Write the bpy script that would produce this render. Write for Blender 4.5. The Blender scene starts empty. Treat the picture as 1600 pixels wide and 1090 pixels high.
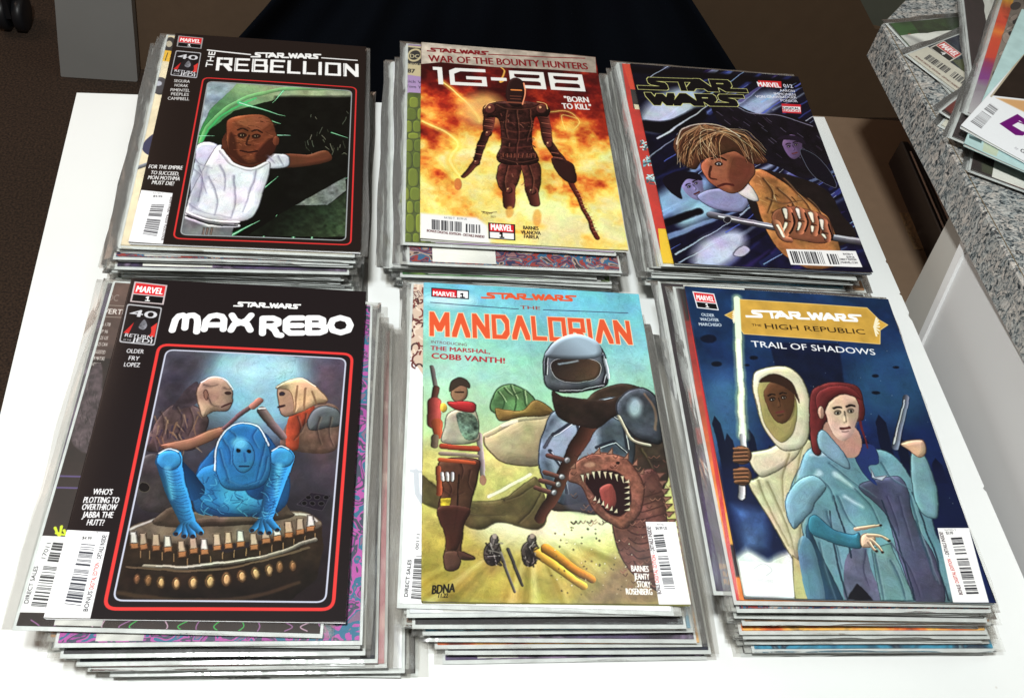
import bpy, bmesh, math, random
import numpy as np
from mathutils import Vector, Matrix

S = bpy.context.scene
COL = S.collection
# ------------------------------------------------------------------ camera
F_PX = 1561.38
CR = np.array([0.98968632, -0.04647487, 0.13550308])
CU = np.array([-0.04701718, 0.78812614, 0.61371538])
CF = np.array([0.13531586, 0.61375669, -0.77781254])
CO = np.array([0.0, 0.0, 0.61145])
cam_d = bpy.data.cameras.new('camera')
cam = bpy.data.objects.new('camera', cam_d)
COL.objects.link(cam)
cam.matrix_world = Matrix((( CR[0], CU[0], -CF[0], CO[0]), (CR[1], CU[1], -CF[1], CO[1]),
                           (CR[2], CU[2], -CF[2], CO[2]), (0, 0, 0, 1)))
cam_d.sensor_width = 36.0
cam_d.lens = F_PX / 1600 * 36.0
cam_d.clip_start = 0.02
cam_d.clip_end = 60
S.camera = cam

# ------------------------------------------------------------------ world, lamps, exposure
W = bpy.data.worlds.new('World')
S.world = W
W.use_nodes = True
W.node_tree.nodes['Background'].inputs[0].default_value = (1.0, 0.72, 0.52, 1)
W.node_tree.nodes['Background'].inputs[1].default_value = 0.11

def area(name, loc, target, size, power, color):
    l = bpy.data.lights.new(name, 'AREA')
    l.shape = 'DISK'
    l.size = size
    l.energy = power
    l.color = color
    o = bpy.data.objects.new(name, l)
    o.location = loc
    o.rotation_euler = (Vector(target) - Vector(loc)).to_track_quat('-Z', 'Y').to_euler()
    COL.objects.link(o)
    return o

area('key_lamp', (-0.24, 0.04, 1.45), (0.08, 0.36, 0.0), 0.14, 29.0, (0.965, 1.0, 0.985))
area('back_room_lamp', (-1.7, 1.9, 1.5), (0.1, 0.6, 0.0), 0.9, 10.0, (1.0, 0.72, 0.56))
area('ceiling_lamp', (0.9, 1.1, 2.3), (0.2, 0.4, 0.0), 0.7, 5.0, (0.85, 1.0, 1.0))
S.view_settings.view_transform = 'Standard'
S.view_settings.look = 'None'
S.view_settings.exposure = 0.0
S.view_settings.gamma = 1.0
S.render.engine = 'CYCLES'
S.cycles.transparent_max_bounces = 48
S.cycles.max_bounces = 8

# ------------------------------------------------------------------ pixel <-> place helpers (survey of the photograph)
def at(u, v, z):
    d = CF + CR * (u - 800) / F_PX + CU * (545 - v) / F_PX
    return CO + d * ((z - CO[2]) / d[2])

def at_y(u, v, y):
    d = CF + CR * (u - 800) / F_PX + CU * (545 - v) / F_PX
    return CO + d * ((y - CO[1]) / d[1])

def at_x(u, v, x):
    d = CF + CR * (u - 800) / F_PX + CU * (545 - v) / F_PX
    return CO + d * ((x - CO[0]) / d[0])

def px(P):
    d = np.array(P, float) - CO
    k = F_PX / (d @ CF)
    return (800 + k * (d @ CR), 545 - k * (d @ CU))

# ------------------------------------------------------------------ materials
def new_mat(name):
    m = bpy.data.materials.new(name)
    m.use_nodes = True
    nt = m.node_tree
    return m, nt, nt.nodes['Principled BSDF']

def N(nt, kind, **kw):
    n = nt.nodes.new(kind)
    for k, v in kw.items():
        if k in n.inputs:
            n.inputs[k].default_value = v
        else:
            setattr(n, k, v)
    return n

def simple(name, col, rough=0.5, noise=0.06, scale=40.0, bump=0.0, coat=0.0, spec=0.5):
    m, nt, b = new_mat(name)
    tc = N(nt, 'ShaderNodeTexCoord')
    no = N(nt, 'ShaderNodeTexNoise', Scale=scale, Detail=5.0)
    nt.links.new(tc.outputs['Object'], no.inputs['Vector'])
    mx = N(nt, 'ShaderNodeMix', data_type='RGBA')
    mx.inputs[6].default_value = tuple(c * (1 - noise) for c in col) + (1,)
    mx.inputs[7].default_value = tuple(min(1, c * (1 + noise)) for c in col) + (1,)
    nt.links.new(no.outputs['Fac'], mx.inputs[0])
    nt.links.new(mx.outputs[2], b.inputs['Base Color'])
    b.inputs['Roughness'].default_value = rough
    b.inputs['Coat Weight'].default_value = coat
    b.inputs['Coat Roughness'].default_value = 0.12
    b.inputs['Specular IOR Level'].default_value = spec
    if bump:
        bp = N(nt, 'ShaderNodeBump', Strength=bump, Distance=0.002)
        nt.links.new(no.outputs['Fac'], bp.inputs['Height'])
        nt.links.new(bp.outputs[0], b.inputs['Normal'])
    return m

def table_mat():
    m, nt, b = new_mat('white laminate')
    tc = N(nt, 'ShaderNodeTexCoord')
    n1 = N(nt, 'ShaderNodeTexNoise', Scale=6.0, Detail=6.0)
    n2 = N(nt, 'ShaderNodeTexNoise', Scale=420.0, Detail=2.0)
    nt.links.new(tc.outputs['Object'], n1.inputs['Vector'])
    nt.links.new(tc.outputs['Object'], n2.inputs['Vector'])
    r = N(nt, 'ShaderNodeValToRGB')
    r.color_ramp.elements[0].position = 0.3
    r.color_ramp.elements[0].color = (0.74, 0.76, 0.75, 1)
    r.color_ramp.elements[1].position = 0.7
    r.color_ramp.elements[1].color = (0.80, 0.81, 0.80, 1)
    nt.links.new(n1.outputs['Fac'], r.inputs[0])
    # small dirt specks
    v = N(nt, 'ShaderNodeTexVoronoi', Scale=34.0)
    nt.links.new(tc.outputs['Object'], v.inputs['Vector'])
    lt = N(nt, 'ShaderNodeMath', operation='LESS_THAN')
    lt.inputs[1].default_value = 0.028
    nt.links.new(v.outputs['Distance'], lt.inputs[0])
    mm = N(nt, 'ShaderNodeMath', operation='MULTIPLY')
    mm.inputs[1].default_value = 0.35
    nt.links.new(lt.outputs[0], mm.inputs[0])
    mx = N(nt, 'ShaderNodeMix', data_type='RGBA')
    mx.inputs[7].default_value = (0.45, 0.38, 0.3, 1)
    nt.links.new(mm.outputs[0], mx.inputs[0])
    nt.links.new(r.outputs[0], mx.inputs[6])
    nt.links.new(mx.outputs[2], b.inputs['Base Color'])
    b.inputs['Roughness'].default_value = 0.42
    bp = N(nt, 'ShaderNodeBump', Strength=0.10, Distance=0.0006)
    nt.links.new(n2.outputs['Fac'], bp.inputs['Height'])
    nt.links.new(bp.outputs[0], b.inputs['Normal'])
    return m

def granite_mat():
    m, nt, b = new_mat('speckled granite')
    tc = N(nt, 'ShaderNodeTexCoord')
    ma = N(nt, 'ShaderNodeMapping')
    ma.inputs['Rotation'].default_value = (0.3, 0.2, 0.7)
    ma.inputs['Scale'].default_value = (1.0, 1.7, 1.0)
    nt.links.new(tc.outputs['Object'], ma.inputs[0])
    w = N(nt, 'ShaderNodeTexNoise', Scale=110.0, Detail=3.0)
    nt.links.new(ma.outputs[0], w.inputs['Vector'])
    add = N(nt, 'ShaderNodeMix', data_type='VECTOR')
    add.inputs[0].default_value = 0.018
    nt.links.new(ma.outputs[0], add.inputs[4])
    nt.links.new(w.outputs['Color'], add.inputs[5])
    n1 = N(nt, 'ShaderNodeTexNoise', Scale=260.0, Detail=2.5, Roughness=0.55, Distortion=0.6)
    n2 = N(nt, 'ShaderNodeTexNoise', Scale=70.0, Detail=3.0, Distortion=0.6)
    nt.links.new(add.outputs[1], n1.inputs['Vector'])
    nt.links.new(add.outputs[1], n2.inputs['Vector'])
    r1 = N(nt, 'ShaderNodeValToRGB')
    cr = r1.color_ramp
    cr.elements[0].position = 0.37
    cr.elements[0].color = (0.028, 0.034, 0.04, 1)
    cr.elements[1].position = 0.66
    cr.elements[1].color = (0.60, 0.60, 0.58, 1)
    e = cr.elements.new(0.43); e.color = (0.13, 0.155, 0.17, 1)
    e = cr.elements.new(0.50); e.color = (0.37, 0.37, 0.365, 1)
    e = cr.elements.new(0.57); e.color = (0.47, 0.445, 0.42, 1)
    nt.links.new(n1.outputs['Fac'], r1.inputs[0])
    r2 = N(nt, 'ShaderNodeValToRGB')
    r2.color_ramp.elements[0].position = 0.38
    r2.color_ramp.elements[0].color = (0.74, 0.80, 0.82, 1)
    r2.color_ramp.elements[1].position = 0.62
    r2.color_ramp.elements[1].color = (1.0, 0.96, 0.92, 1)
    nt.links.new(n2.outputs['Fac'], r2.inputs[0])
    mx = N(nt, 'ShaderNodeMix', data_type='RGBA', blend_type='MULTIPLY')
    mx.inputs[0].default_value = 1.0
    nt.links.new(r1.outputs[0], mx.inputs[6])
    nt.links.new(r2.outputs[0], mx.inputs[7])
    nt.links.new(mx.outputs[2], b.inputs['Base Color'])
    b.inputs['Roughness'].default_value = 0.28
    return m

def paper_mat():
    m, nt, b = new_mat('page edges')
    tc = N(nt, 'ShaderNodeTexCoord')
    ma = N(nt, 'ShaderNodeMapping')
    ma.inputs['Scale'].default_value = (6, 6, 6500)
    nt.links.new(tc.outputs['Object'], ma.inputs[0])
    n1 = N(nt, 'ShaderNodeTexNoise', Scale=1.0, Detail=2.0)
    nt.links.new(ma.outputs[0], n1.inputs['Vector'])
    r = N(nt, 'ShaderNodeValToRGB')
    r.color_ramp.elements[0].position = 0.35
    r.color_ramp.elements[0].color = (0.30, 0.30, 0.29, 1)
    r.color_ramp.elements[1].position = 0.55
    r.color_ramp.elements[1].color = (0.74, 0.74, 0.70, 1)
    nt.links.new(n1.outputs['Fac'], r.inputs[0])
    nt.links.new(r.outputs[0], b.inputs['Base Color'])
    b.inputs['Roughness'].default_value = 0.7
    return m

def sleeve_mat():
    m, nt, b = new_mat('clear polypropylene sleeve')
    nt.nodes.remove(b)
    out = nt.nodes['Material Output']
    tc = N(nt, 'ShaderNodeTexCoord')
    oi = N(nt, 'ShaderNodeObjectInfo')
    va = N(nt, 'ShaderNodeVectorMath', operation='ADD')
    sc = N(nt, 'ShaderNodeVectorMath', operation='SCALE')
    nt.links.new(oi.outputs['Random'], sc.inputs[0])
    sc.inputs['Scale'].default_value = 7.0
    nt.links.new(tc.outputs['Object'], va.inputs[0])
    nt.links.new(sc.outputs[0], va.inputs[1])
    ma = N(nt, 'ShaderNodeMapping')
    ma.inputs['Scale'].default_value = (26, 7, 26)
    nt.links.new(va.outputs[0], ma.inputs[0])
    n1 = N(nt, 'ShaderNodeTexNoise', Scale=1.6, Detail=3.0, Distortion=0.7)
    nt.links.new(ma.outputs[0], n1.inputs['Vector'])
    bp = N(nt, 'ShaderNodeBump', Strength=0.4, Distance=0.004)
    nt.links.new(n1.outputs['Fac'], bp.inputs['Height'])
    tr = N(nt, 'ShaderNodeBsdfTransparent', Color=(0.93, 0.925, 0.915, 1))
    gl = N(nt, 'ShaderNodeBsdfGlossy', Roughness=0.2)
    gl.inputs['Color'].default_value = (1, 1, 1, 1)
    df = N(nt, 'ShaderNodeBsdfDiffuse', Color=(0.75, 0.73, 0.70, 1))
    nt.links.new(bp.outputs[0], gl.inputs['Normal'])
    fr = N(nt, 'ShaderNodeFresnel', IOR=1.5)
    nt.links.new(bp.outputs[0], fr.inputs['Normal'])
    mf = N(nt, 'ShaderNodeMath', operation='MULTIPLY_ADD')
    mf.inputs[1].default_value = 1.0
    mf.inputs[2].default_value = 0.0
    nt.links.new(fr.outputs[0], mf.inputs[0])
    m0 = N(nt, 'ShaderNodeMixShader', Fac=0.04)
    nt.links.new(tr.outputs[0], m0.inputs[1])
    nt.links.new(df.outputs[0], m0.inputs[2])
    m1 = N(nt, 'ShaderNodeMixShader')
    nt.links.new(mf.outputs[0], m1.inputs[0])
    nt.links.new(m0.outputs[0], m1.inputs[1])
    nt.links.new(gl.outputs[0], m1.inputs[2])
    nt.links.new(m1.outputs[0], out.inputs['Surface'])
    return m

M_TABLE = table_mat()
M_GRANITE = granite_mat()
M_PAPER = paper_mat()
M_SLEEVE = sleeve_mat()
M_BOARD = simple('white backing board', (0.60, 0.63, 0.62), 0.6, 0.30, 90)
M_TABLE_EDGE = simple('worn laminate edge', (0.62, 0.62, 0.60), 0.55, 0.25, 300)

def strip_mat(name, cols, scale=22.0, seed=0.0, kind='noise'):
    """Printed colours of a cover of which only edges show."""
    m, nt, b = new_mat(name)
    tc = N(nt, 'ShaderNodeTexCoord')
    ma = N(nt, 'ShaderNodeMapping')
    ma.inputs['Location'].default_value = (seed * 3.7, seed * 1.9, seed)
    nt.links.new(tc.outputs['Object'], ma.inputs[0])
    if kind == 'noise':
        t = N(nt, 'ShaderNodeTexNoise', Scale=scale, Detail=3.0, Distortion=1.2)
        fac = t.outputs['Fac']
        lo, hi = 0.32, 0.68
    else:
        t = N(nt, 'ShaderNodeTexNoise', Scale=scale * .62, Detail=1.5, Distortion=2.2)
        fac = t.outputs['Fac']
        lo, hi = 0.30, 0.72
    nt.links.new(ma.outputs[0], t.inputs['Vector'])
    r = N(nt, 'ShaderNodeValToRGB')
    cr = r.color_ramp
    cr.interpolation = 'CONSTANT' if kind != 'noise' else 'LINEAR'
    n = len(cols)
    for i, c in enumerate(cols):
        p = lo + (hi - lo) * i / (n if kind != 'noise' else max(1, n - 1))
        if i < 2:
            e = cr.elements[i]
            e.position = p
        else:
            e = cr.elements.new(p)
        e.color = tuple((x / 255) ** 2.2 for x in c) + (1,)
    nt.links.new(fac, r.inputs[0])
    nt.links.new(r.outputs[0], b.inputs['Base Color'])
    b.inputs['Roughness'].default_value = 0.35
    b.inputs['Coat Weight'].default_value = 0.5
    b.inputs['Coat Roughness'].default_value = 0.1
    return m

# ------------------------------------------------------------------ painter: prints are drawn here in code, nothing is loaded
CW, CH = 560, 856
RNG = np.random.RandomState(7)

def vnoise(h, w, cell, seed):
    r = np.random.RandomState(seed)
    gh, gw = int(h / cell) + 3, int(w / cell) + 3
    g = r.rand(gh, gw)
    y = np.arange(h) / cell
    x = np.arange(w) / cell
    yi, xi = y.astype(int), x.astype(int)
    fy, fx = y - yi, x - xi
    fy = fy * fy * (3 - 2 * fy)
    fx = fx * fx * (3 - 2 * fx)
    a = g[yi][:, xi]; b = g[yi][:, xi + 1]; c = g[yi + 1][:, xi]; d = g[yi + 1][:, xi + 1]
    return (a * (1 - fx) + b * fx) * (1 - fy[:, None]) + (c * (1 - fx) + d * fx) * fy[:, None]

def fbm(cell, seed, octs=5):
    o = np.zeros((CH, CW)); a = 1.0; s = 0.0
    for i in range(octs):
        if cell < 2: break
        o += a * vnoise(CH, CW, cell, seed + i * 17); s += a
        a *= 0.55; cell /= 2
    return o / s
FB = [fbm(120, 3), fbm(60, 5), fbm(30, 9), fbm(12, 11)]

def hexc(c):
    return np.array(c, float) / 255.0

def spline(pts, closed, n=6):
    P = np.array(pts, float)
    k = len(P)
    out = []
    rng = range(k) if closed else range(k - 1)
    for i in rng:
        if closed:
            p0, p1, p2, p3 = P[i - 1], P[i], P[(i + 1) % k], P[(i + 2) % k]
        else:
            p0, p1, p2, p3 = P[max(i - 1, 0)], P[i], P[i + 1], P[min(i + 2, k - 1)]
        for t in np.arange(n) / n:
            out.append(0.5 * ((2 * p1) + (-p0 + p2) * t + (2 * p0 - 5 * p1 + 4 * p2 - p3) * t * t + (-p0 + 3 * p1 - 3 * p2 + p3) * t ** 3))
    if not closed:
        out.append(P[-1])
    return np.array(out)

class Print:
    def __init__(self, corners, base):
        """corners: TL TR BR BL of the cover as seen in the photograph."""
        src = np.array(corners, float)
        dst = np.array([(0, 0), (CW, 0), (CW, CH), (0, CH)], float)
        A = []; b = []
        for (x, y), (X, Y) in zip(src, dst):
            A.append([x, y, 1, 0, 0, 0, -X * x, -X * y]); b.append(X)
            A.append([0, 0, 0, x, y, 1, -Y * x, -Y * y]); b.append(Y)
        h = np.linalg.solve(np.array(A), np.array(b))
        self.Hm = np.append(h, 1).reshape(3, 3)
        self.sx = CW / np.linalg.norm(src[1] - src[0])
        self.sy = CH / np.linalg.norm(src[3] - src[0])
        self.img = np.ones((CH, CW, 3)) * hexc(base)
        self.clip = None

    def m(self, pts):
        P = np.atleast_2d(np.array(pts, float))
        q = np.c_[P, np.ones(len(P))] @ self.Hm.T
        return q[:, :2] / q[:, 2:]

    def _blend(self, sl, a, col):
        if self.clip is not None:
            a = a * self.clip[sl]
        a = a[..., None]
        self.img[sl] = self.img[sl] * (1 - a) + col * a

    def _box(self, P, pad):
        x0 = int(max(0, P[:, 0].min() - pad)); x1 = int(min(CW, P[:, 0].max() + pad + 1))
        y0 = int(max(0, P[:, 1].min() - pad)); y1 = int(min(CH, P[:, 1].max() + pad + 1))
        if x1 <= x0 or y1 <= y0:
            return None
        return (slice(y0, y1), slice(x0, x1))

    def sdf(self, P, pad):
        sl = self._box(P, pad)
        if sl is None:
            return None, None
        yy, xx = np.mgrid[sl[0], sl[1]]
        xx = xx + 0.5; yy = yy + 0.5
        d2 = np.full(xx.shape, 1e12)
        ins = np.zeros(xx.shape, bool)
        n = len(P)
        for i in range(n):
            ax, ay = P[i]; bx, by = P[(i + 1) % n]
            ex, ey = bx - ax, by - ay
            L = ex * ex + ey * ey
            if L < 1e-9: continue
            wx = xx - ax; wy = yy - ay
            t = np.clip((wx * ex + wy * ey) / L, 0, 1)
            d2 = np.minimum(d2, (wx - t * ex) ** 2 + (wy - t * ey) ** 2)
            if ay != by:
                c = (yy >= min(ay, by)) & (yy < max(ay, by)) & (xx < ax + (yy - ay) * ex / ey)
                ins ^= c
        d = np.sqrt(d2)
        return sl, np.where(ins, -d, d)

    def poly(self, pts, col, smooth=False, soft=1.0, sh=0.0, r=14.0, light=(-0.5, -0.85), tex=0.0, ti=2, col2=None, g=None, line=None, lw=1.6, alpha=1.0, raw=False):
        P = np.array(pts, float) if raw else self.m(pts)
        if smooth: P = spline(P, True)
        sl, sd = self.sdf(P, soft + 4 + lw)
        if sl is None: return
        c = np.ones(sd.shape + (3,)) * hexc(col)
        if col2 is not None:
            yy, xx = np.mgrid[sl[0], sl[1]]
            g0, g1 = self.m([g[0], g[1]])
            v = g1 - g0
            t = np.clip(((xx - g0[0]) * v[0] + (yy - g0[1]) * v[1]) / (v @ v), 0, 1)[..., None]
            c = c * (1 - t) + hexc(col2) * t
        if sh and min(sd.shape) > 2:
            gy, gx = np.gradient(sd)
            k = 1 - np.clip(-sd / r, 0, 1)
            lam = (gx * light[0] + gy * light[1]) * k
            c = c * (1 + sh * lam)[..., None] + np.clip(lam - 0.45, 0, 1)[..., None] * sh * 0.45
        if tex:
            c = c * (1 + tex * (FB[ti][sl] - 0.5) * 2)[..., None]
        if line is not None:
            a = np.clip(1 - np.abs(sd + lw * 0.5) / lw, 0, 1)[..., None] * 0.85
            c = c * (1 - a) + hexc(line) * a
        self._blend(sl, np.clip(0.5 - sd / soft, 0, 1) * alpha, np.clip(c, 0, 1))

    def ell(self, c, rx, ry, col, rot=0.0, **kw):
        a = np.linspace(0, 2 * math.pi, 29)[:-1]
        cr, sr = math.cos(rot), math.sin(rot)
        x = np.cos(a) * rx; y = np.sin(a) * ry
        self.poly(np.c_[c[0] + x * cr - y * sr, c[1] + x * sr + y * cr], col, **kw)

    def line(self, pts, w, col, smooth=False, alpha=1.0, soft=1.0, taper=None, sh=0.0):
        """w in photo pixels; taper: end width"""
        P = self.m(pts)
        if smooth: P = spline(P, False)
        k = (self.sx + self.sy) / 2
        w0 = w * k / 2; w1 = (w if taper is None else taper) * k / 2
        sl = self._box(P, max(w0, w1) + soft + 2)
        if sl is None: return
        yy, xx = np.mgrid[sl[0], sl[1]]
        xx = xx + 0.5; yy = yy + 0.5
        best = np.full(xx.shape, 1e9); side = np.zeros(xx.shape)
        n = len(P) - 1
        for i in range(n):
            ax, ay = P[i]; ex, ey = P[i + 1] - P[i]
            L = ex * ex + ey * ey
            if L < 1e-9: continue
            wx = xx - ax; wy = yy - ay
            t = np.clip((wx * ex + wy * ey) / L, 0, 1)
            rad = w0 + (w1 - w0) * (i + t) / n
            d = np.sqrt((wx - t * ex) ** 2 + (wy - t * ey) ** 2) - rad
            s = (wx * ey - wy * ex) / math.sqrt(L) / np.maximum(rad, 0.5)
            side = np.where(d < best, s, side)
            best = np.minimum(best, d)
        c = np.ones(best.shape + (3,)) * hexc(col)
        if sh:
            c = c * (1 + sh * np.clip(side, -1, 1))[..., None]
        self._blend(sl, np.clip(0.5 - best / soft, 0, 1) * alpha, np.clip(c, 0, 1))

    def rrect(self, q, rad, col, width=None, soft=1.0, **kw):
        """rounded rectangle through 4 photo points; width -> outline only"""
        P = self.m(q)
        R = []
        for i in range(4):
            p, a, b = P[i], P[i - 1], P[(i + 1) % 4]
            u = (a - p) / np.linalg.norm(a - p); v = (b - p) / np.linalg.norm(b - p)
            for t in np.linspace(0, 1, 7):
                A = p + u * rad; B_ = p + v * rad
                R.append((1 - t) ** 2 * A + 2 * t * (1 - t) * p + t * t * B_)
        R = np.array(R)
        if width is None:
            self.poly(R, col, raw=True, soft=soft, **kw)
            return R
        sl, sd = self.sdf(R, width + 2)
        self._blend(sl, np.clip(0.5 - (np.abs(sd) - width / 2) / soft, 0, 1), np.ones(sd.shape + (3,)) * hexc(col))
        return R

    def tri_mask(self, tris):
        """union coverage of many triangles (canvas px)"""
        T = np.array(tris, float)
        sl = self._box(T.reshape(-1, 2), 2)
        if sl is None: return None, None
        h = sl[0].stop - sl[0].start; w = sl[1].stop - sl[1].start
        K = 3
        M = np.zeros((h * K, w * K), bool)
        T = (T - np.array([sl[1].start, sl[0].start])) * K
        for t in T:
            x0, y0 = np.floor(t.min(0)).astype(int); x1, y1 = np.ceil(t.max(0)).astype(int) + 1
            x0 = max(x0, 0); y0 = max(y0, 0); x1 = min(x1, w * K); y1 = min(y1, h * K)
            if x1 <= x0 or y1 <= y0: continue
            X = np.arange(x0, x1) + 0.5; Y = (np.arange(y0, y1) + 0.5)[:, None]
            (ax, ay), (bx, by), (cx, cy) = t
            e0 = (bx - ax) * (Y - ay) - (by - ay) * (X - ax)
            e1 = (cx - bx) * (Y - by) - (cy - by) * (X - bx)
            e2 = (ax - cx) * (Y - cy) - (ay - cy) * (X - cx)
            M[y0:y1, x0:x1] |= ((e0 >= 0) & (e1 >= 0) & (e2 >= 0)) | ((e0 <= 0) & (e1 <= 0) & (e2 <= 0))
        return sl, M.reshape(h, K, w, K).mean((1, 3))

    def frame(self, p0, p1, hpx):
        P = self.m([p0, p1])
        d = P[1] - P[0]
        L = np.linalg.norm(d)
        ux = d / L
        uy = np.array([ux[1], -ux[0]])
        k = self.sy * abs(uy[1]) + self.sx * abs(uy[0])
        return P[0], d, uy * hpx * k, L, hpx * k

    def text(self, s, p0, p1, hpx, col, bold=0.0, alpha=1.0, shear=0.0, outline=None):
        o, d, up, L, hh = self.frame(p0, p1, hpx)
        tris, w, cap = glyphs(s, 0.0, shear)
        T = o + tris[..., :1] / w * d + tris[..., 1:] / cap * up
        if bold:
            e = bold * hh * 0.9
            T = np.concatenate([T + np.array(v) * e for v in ((-1, 0), (1, 0), (0, .5), (0, -.5))])
        if outline is not None:
            sl, a = self.tri_mask(np.concatenate([T + np.array(q) for q in ((-1.3, 0), (1.3, 0), (0, 1.3), (0, -1.3), (1, 1), (-1, -1), (1, -1), (-1, 1))]))
            if sl is not None: self._blend(sl, a * alpha, np.ones(a.shape + (3,)) * hexc(outline))
        sl, a = self.tri_mask(T)
        if sl is not None:
            self._blend(sl, a * alpha, np.ones(a.shape + (3,)) * hexc(col))

    def strokes(self, lines, w, p0, p1, hpx, col, t=0.2, tx=None, round_=False, alpha=1.0, col2=None, outline=None, cap=None):
        """lettering made of strokes; lines in units x 0..w, y 0..1"""
        o, d, up, L, hh = self.frame(p0, p1, hpx)
        tx = (t * hh / L * w) if tx is None else tx
        tris = []
        def emit(extra):
            T = []
            hx = tx / 2 + extra / L * w; hy = t / 2 + extra / hh
            for ln in lines:
                for (ax, ay), (bx, by) in zip(ln[:-1], ln[1:]):
                    # Minkowski sum of the segment with a box (or ellipse)
                    if round_:
                        off = [(hx * math.cos(q), hy * math.sin(q)) for q in np.linspace(0, 2 * math.pi, 17)[:-1]]
                    else:
                        off = [(-hx, -hy), (hx, -hy), (hx, hy), (-hx, hy)]
                    P = [(ax + u, ay + v) for u, v in off] + [(bx + u, by + v) for u, v in off]
                    Hl = hull(P)
                    for i in range(1, len(Hl) - 1):
                        T.append((Hl[0], Hl[i], Hl[i + 1]))
            T = np.array(T)
            return o + T[..., :1] / w * d + T[..., 1:] * up
        if outline is not None:
            sl, a = self.tri_mask(emit(2.0))
            if sl is not None: self._blend(sl, a * alpha, np.ones(a.shape + (3,)) * hexc(outline))
        sl, a = self.tri_mask(emit(0.0))
        if sl is not None:
            self._blend(sl, a * alpha, np.ones(a.shape + (3,)) * hexc(col))

    def title(self, word, p0, p1, hpx, col, t=0.2, gap=0.3, **kw):
        lines = []; x = 0.0
        for ch in word:
            if ch == ' ':
                x += 0.5; continue
            g, gw = STROKE[ch]
            lines += [[(x + a, b) for a, b in ln] for ln in g]
            x += gw + gap
        self.strokes(lines, x - gap, p0, p1, hpx, col, t=t, **kw)

    def logo(self, p0, p1, hpx, col, two=None, **kw):
        """the two-word logotype on one line"""
        self.strokes(LOGO, 13.4, p0, p1, hpx, col, t=0.27, tx=0.34, **kw)

    def barcode(self, q, n=38, seed=1, col=(40, 40, 45), gapat=(0.62, 0.70), short=True):
        """bars fill quad q (TL TR BR BL as the code is read)"""
        r = random.Random(seed)
        q = [np.array(a, float) for a in q]
        x = 0.0; k = 0
        while x < 1.0:
            w = r.choice((1, 1, 2, 3)) / (n * 2.4)
            if k % 2 == 0 and not (gapat[0] < x < gapat[1]):
                a, b = x, min(1, x + w)
                top = 0.14 if (short and x > gapat[1]) else 0.0
                A = q[0] + (q[3] - q[0]) * top; B_ = q[1] + (q[2] - q[1]) * top
                self.poly([A + (B_ - A) * a, A + (B_ - A) * b, q[3] + (q[2] - q[3]) * b, q[3] + (q[2] - q[3]) * a], col, soft=0.9)
            x += w; k += 1

    def warp(self, amp=3.0, tone=.14, ink=1.0, gam=1.22, sat=.80):
        """loosen the painted shapes and add brushwork"""
        dx = (fbm(46, 101, 2) - .5) * amp * 3; dy = (fbm(46, 202, 2) - .5) * amp * 3
        yy, xx = np.mgrid[0:CH, 0:CW]
        X = np.clip(xx + dx, 0, CW - 1).astype(int); Y = np.clip(yy + dy, 0, CH - 1).astype(int)
        im = self.img[Y, X]
        lum = im.mean(2)
        k = np.array([1, 2, 3, 2, 1]) / 9.0
        def blur(q, n=1):
            for _ in range(n):
                q = sum(w * np.roll(q, i - 2, 0) for i, w in enumerate(k)); q = sum(w * np.roll(q, i - 2, 1) for i, w in enumerate(k))
            return q
        ls = blur(lum, 3) + .10 * FB[1]
        gy, gx = np.gradient(ls)
        gm = np.hypot(gx, gy) + 1e-6
        tx, ty = -gy / gm, gx / gm
        # strokes that follow the forms
        nz = np.random.RandomState(77).rand(CH, CW)
        nz2 = vnoise(CH, CW, 3.0, 78)
        acc = np.zeros((CH, CW)); acc2 = np.zeros((CH, CW))
        for sg in (-1, 1):
            px_, py_ = xx.astype(float), yy.astype(float)
            for _ in range(9):
                xi = np.clip(px_, 0, CW - 1).astype(int); yi = np.clip(py_, 0, CH - 1).astype(int)
                acc += nz[yi, xi]; acc2 += nz2[yi, xi]
                px_ += sg * tx[yi, xi] * 1.5; py_ += sg * ty[yi, xi] * 1.5
        st = acc / 18 - .5; st2 = acc2 / 18 - .5
        paint = np.clip((lum - .05) * 3, 0, 1)
        b = st * .34 * tone / .14 + st2 * .10 * tone / .14
        b += (fbm(70, 404, 4) - .5) * tone * 1.6
        im = im * (1 + b * paint)[..., None]
        # inked contours and creases
        ed = np.clip((np.hypot(*np.gradient(blur(lum))) - .018) * 11, 0, 1)
        cr = np.abs(fbm(44, 606, 3) - .5 + .10 * st2)
        crease = np.clip(1 - cr / .010, 0, 1) * np.clip((fbm(90, 707, 2) - .42) * 6, 0, 1)
        cr2 = np.abs(fbm(24, 808, 3) - .5)
        hi = np.clip(1 - cr2 / .012, 0, 1) * np.clip((fbm(60, 909, 2) - .5) * 6, 0, 1)
        im = im * (1 - .26 * ed - ink * .10 * crease)[..., None] + (hi * ink * .02 * paint)[..., None]
        # hue drift as of layered glazes
        for q in range(3):
            im[..., q] *= 1 + (fbm(48, 500 + q, 4) - .5) * tone * 1.1
        # deeper shadows, crisp local contrast
        l2 = blur(im.mean(2), 4)
        im = im + ((im.mean(2) - l2) * .22)[..., None]
        im = np.clip(im, 0, 1)
        im = im ** gam
        l3 = im.mean(2, keepdims=True)
        im = l3 + (im - l3) * sat
        c = np.ones((CH, CW)) if self.clip is None else self.clip
        self.img = self.img * (1 - c[..., None]) + np.clip(im, 0, 1) * c[..., None]

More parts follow.
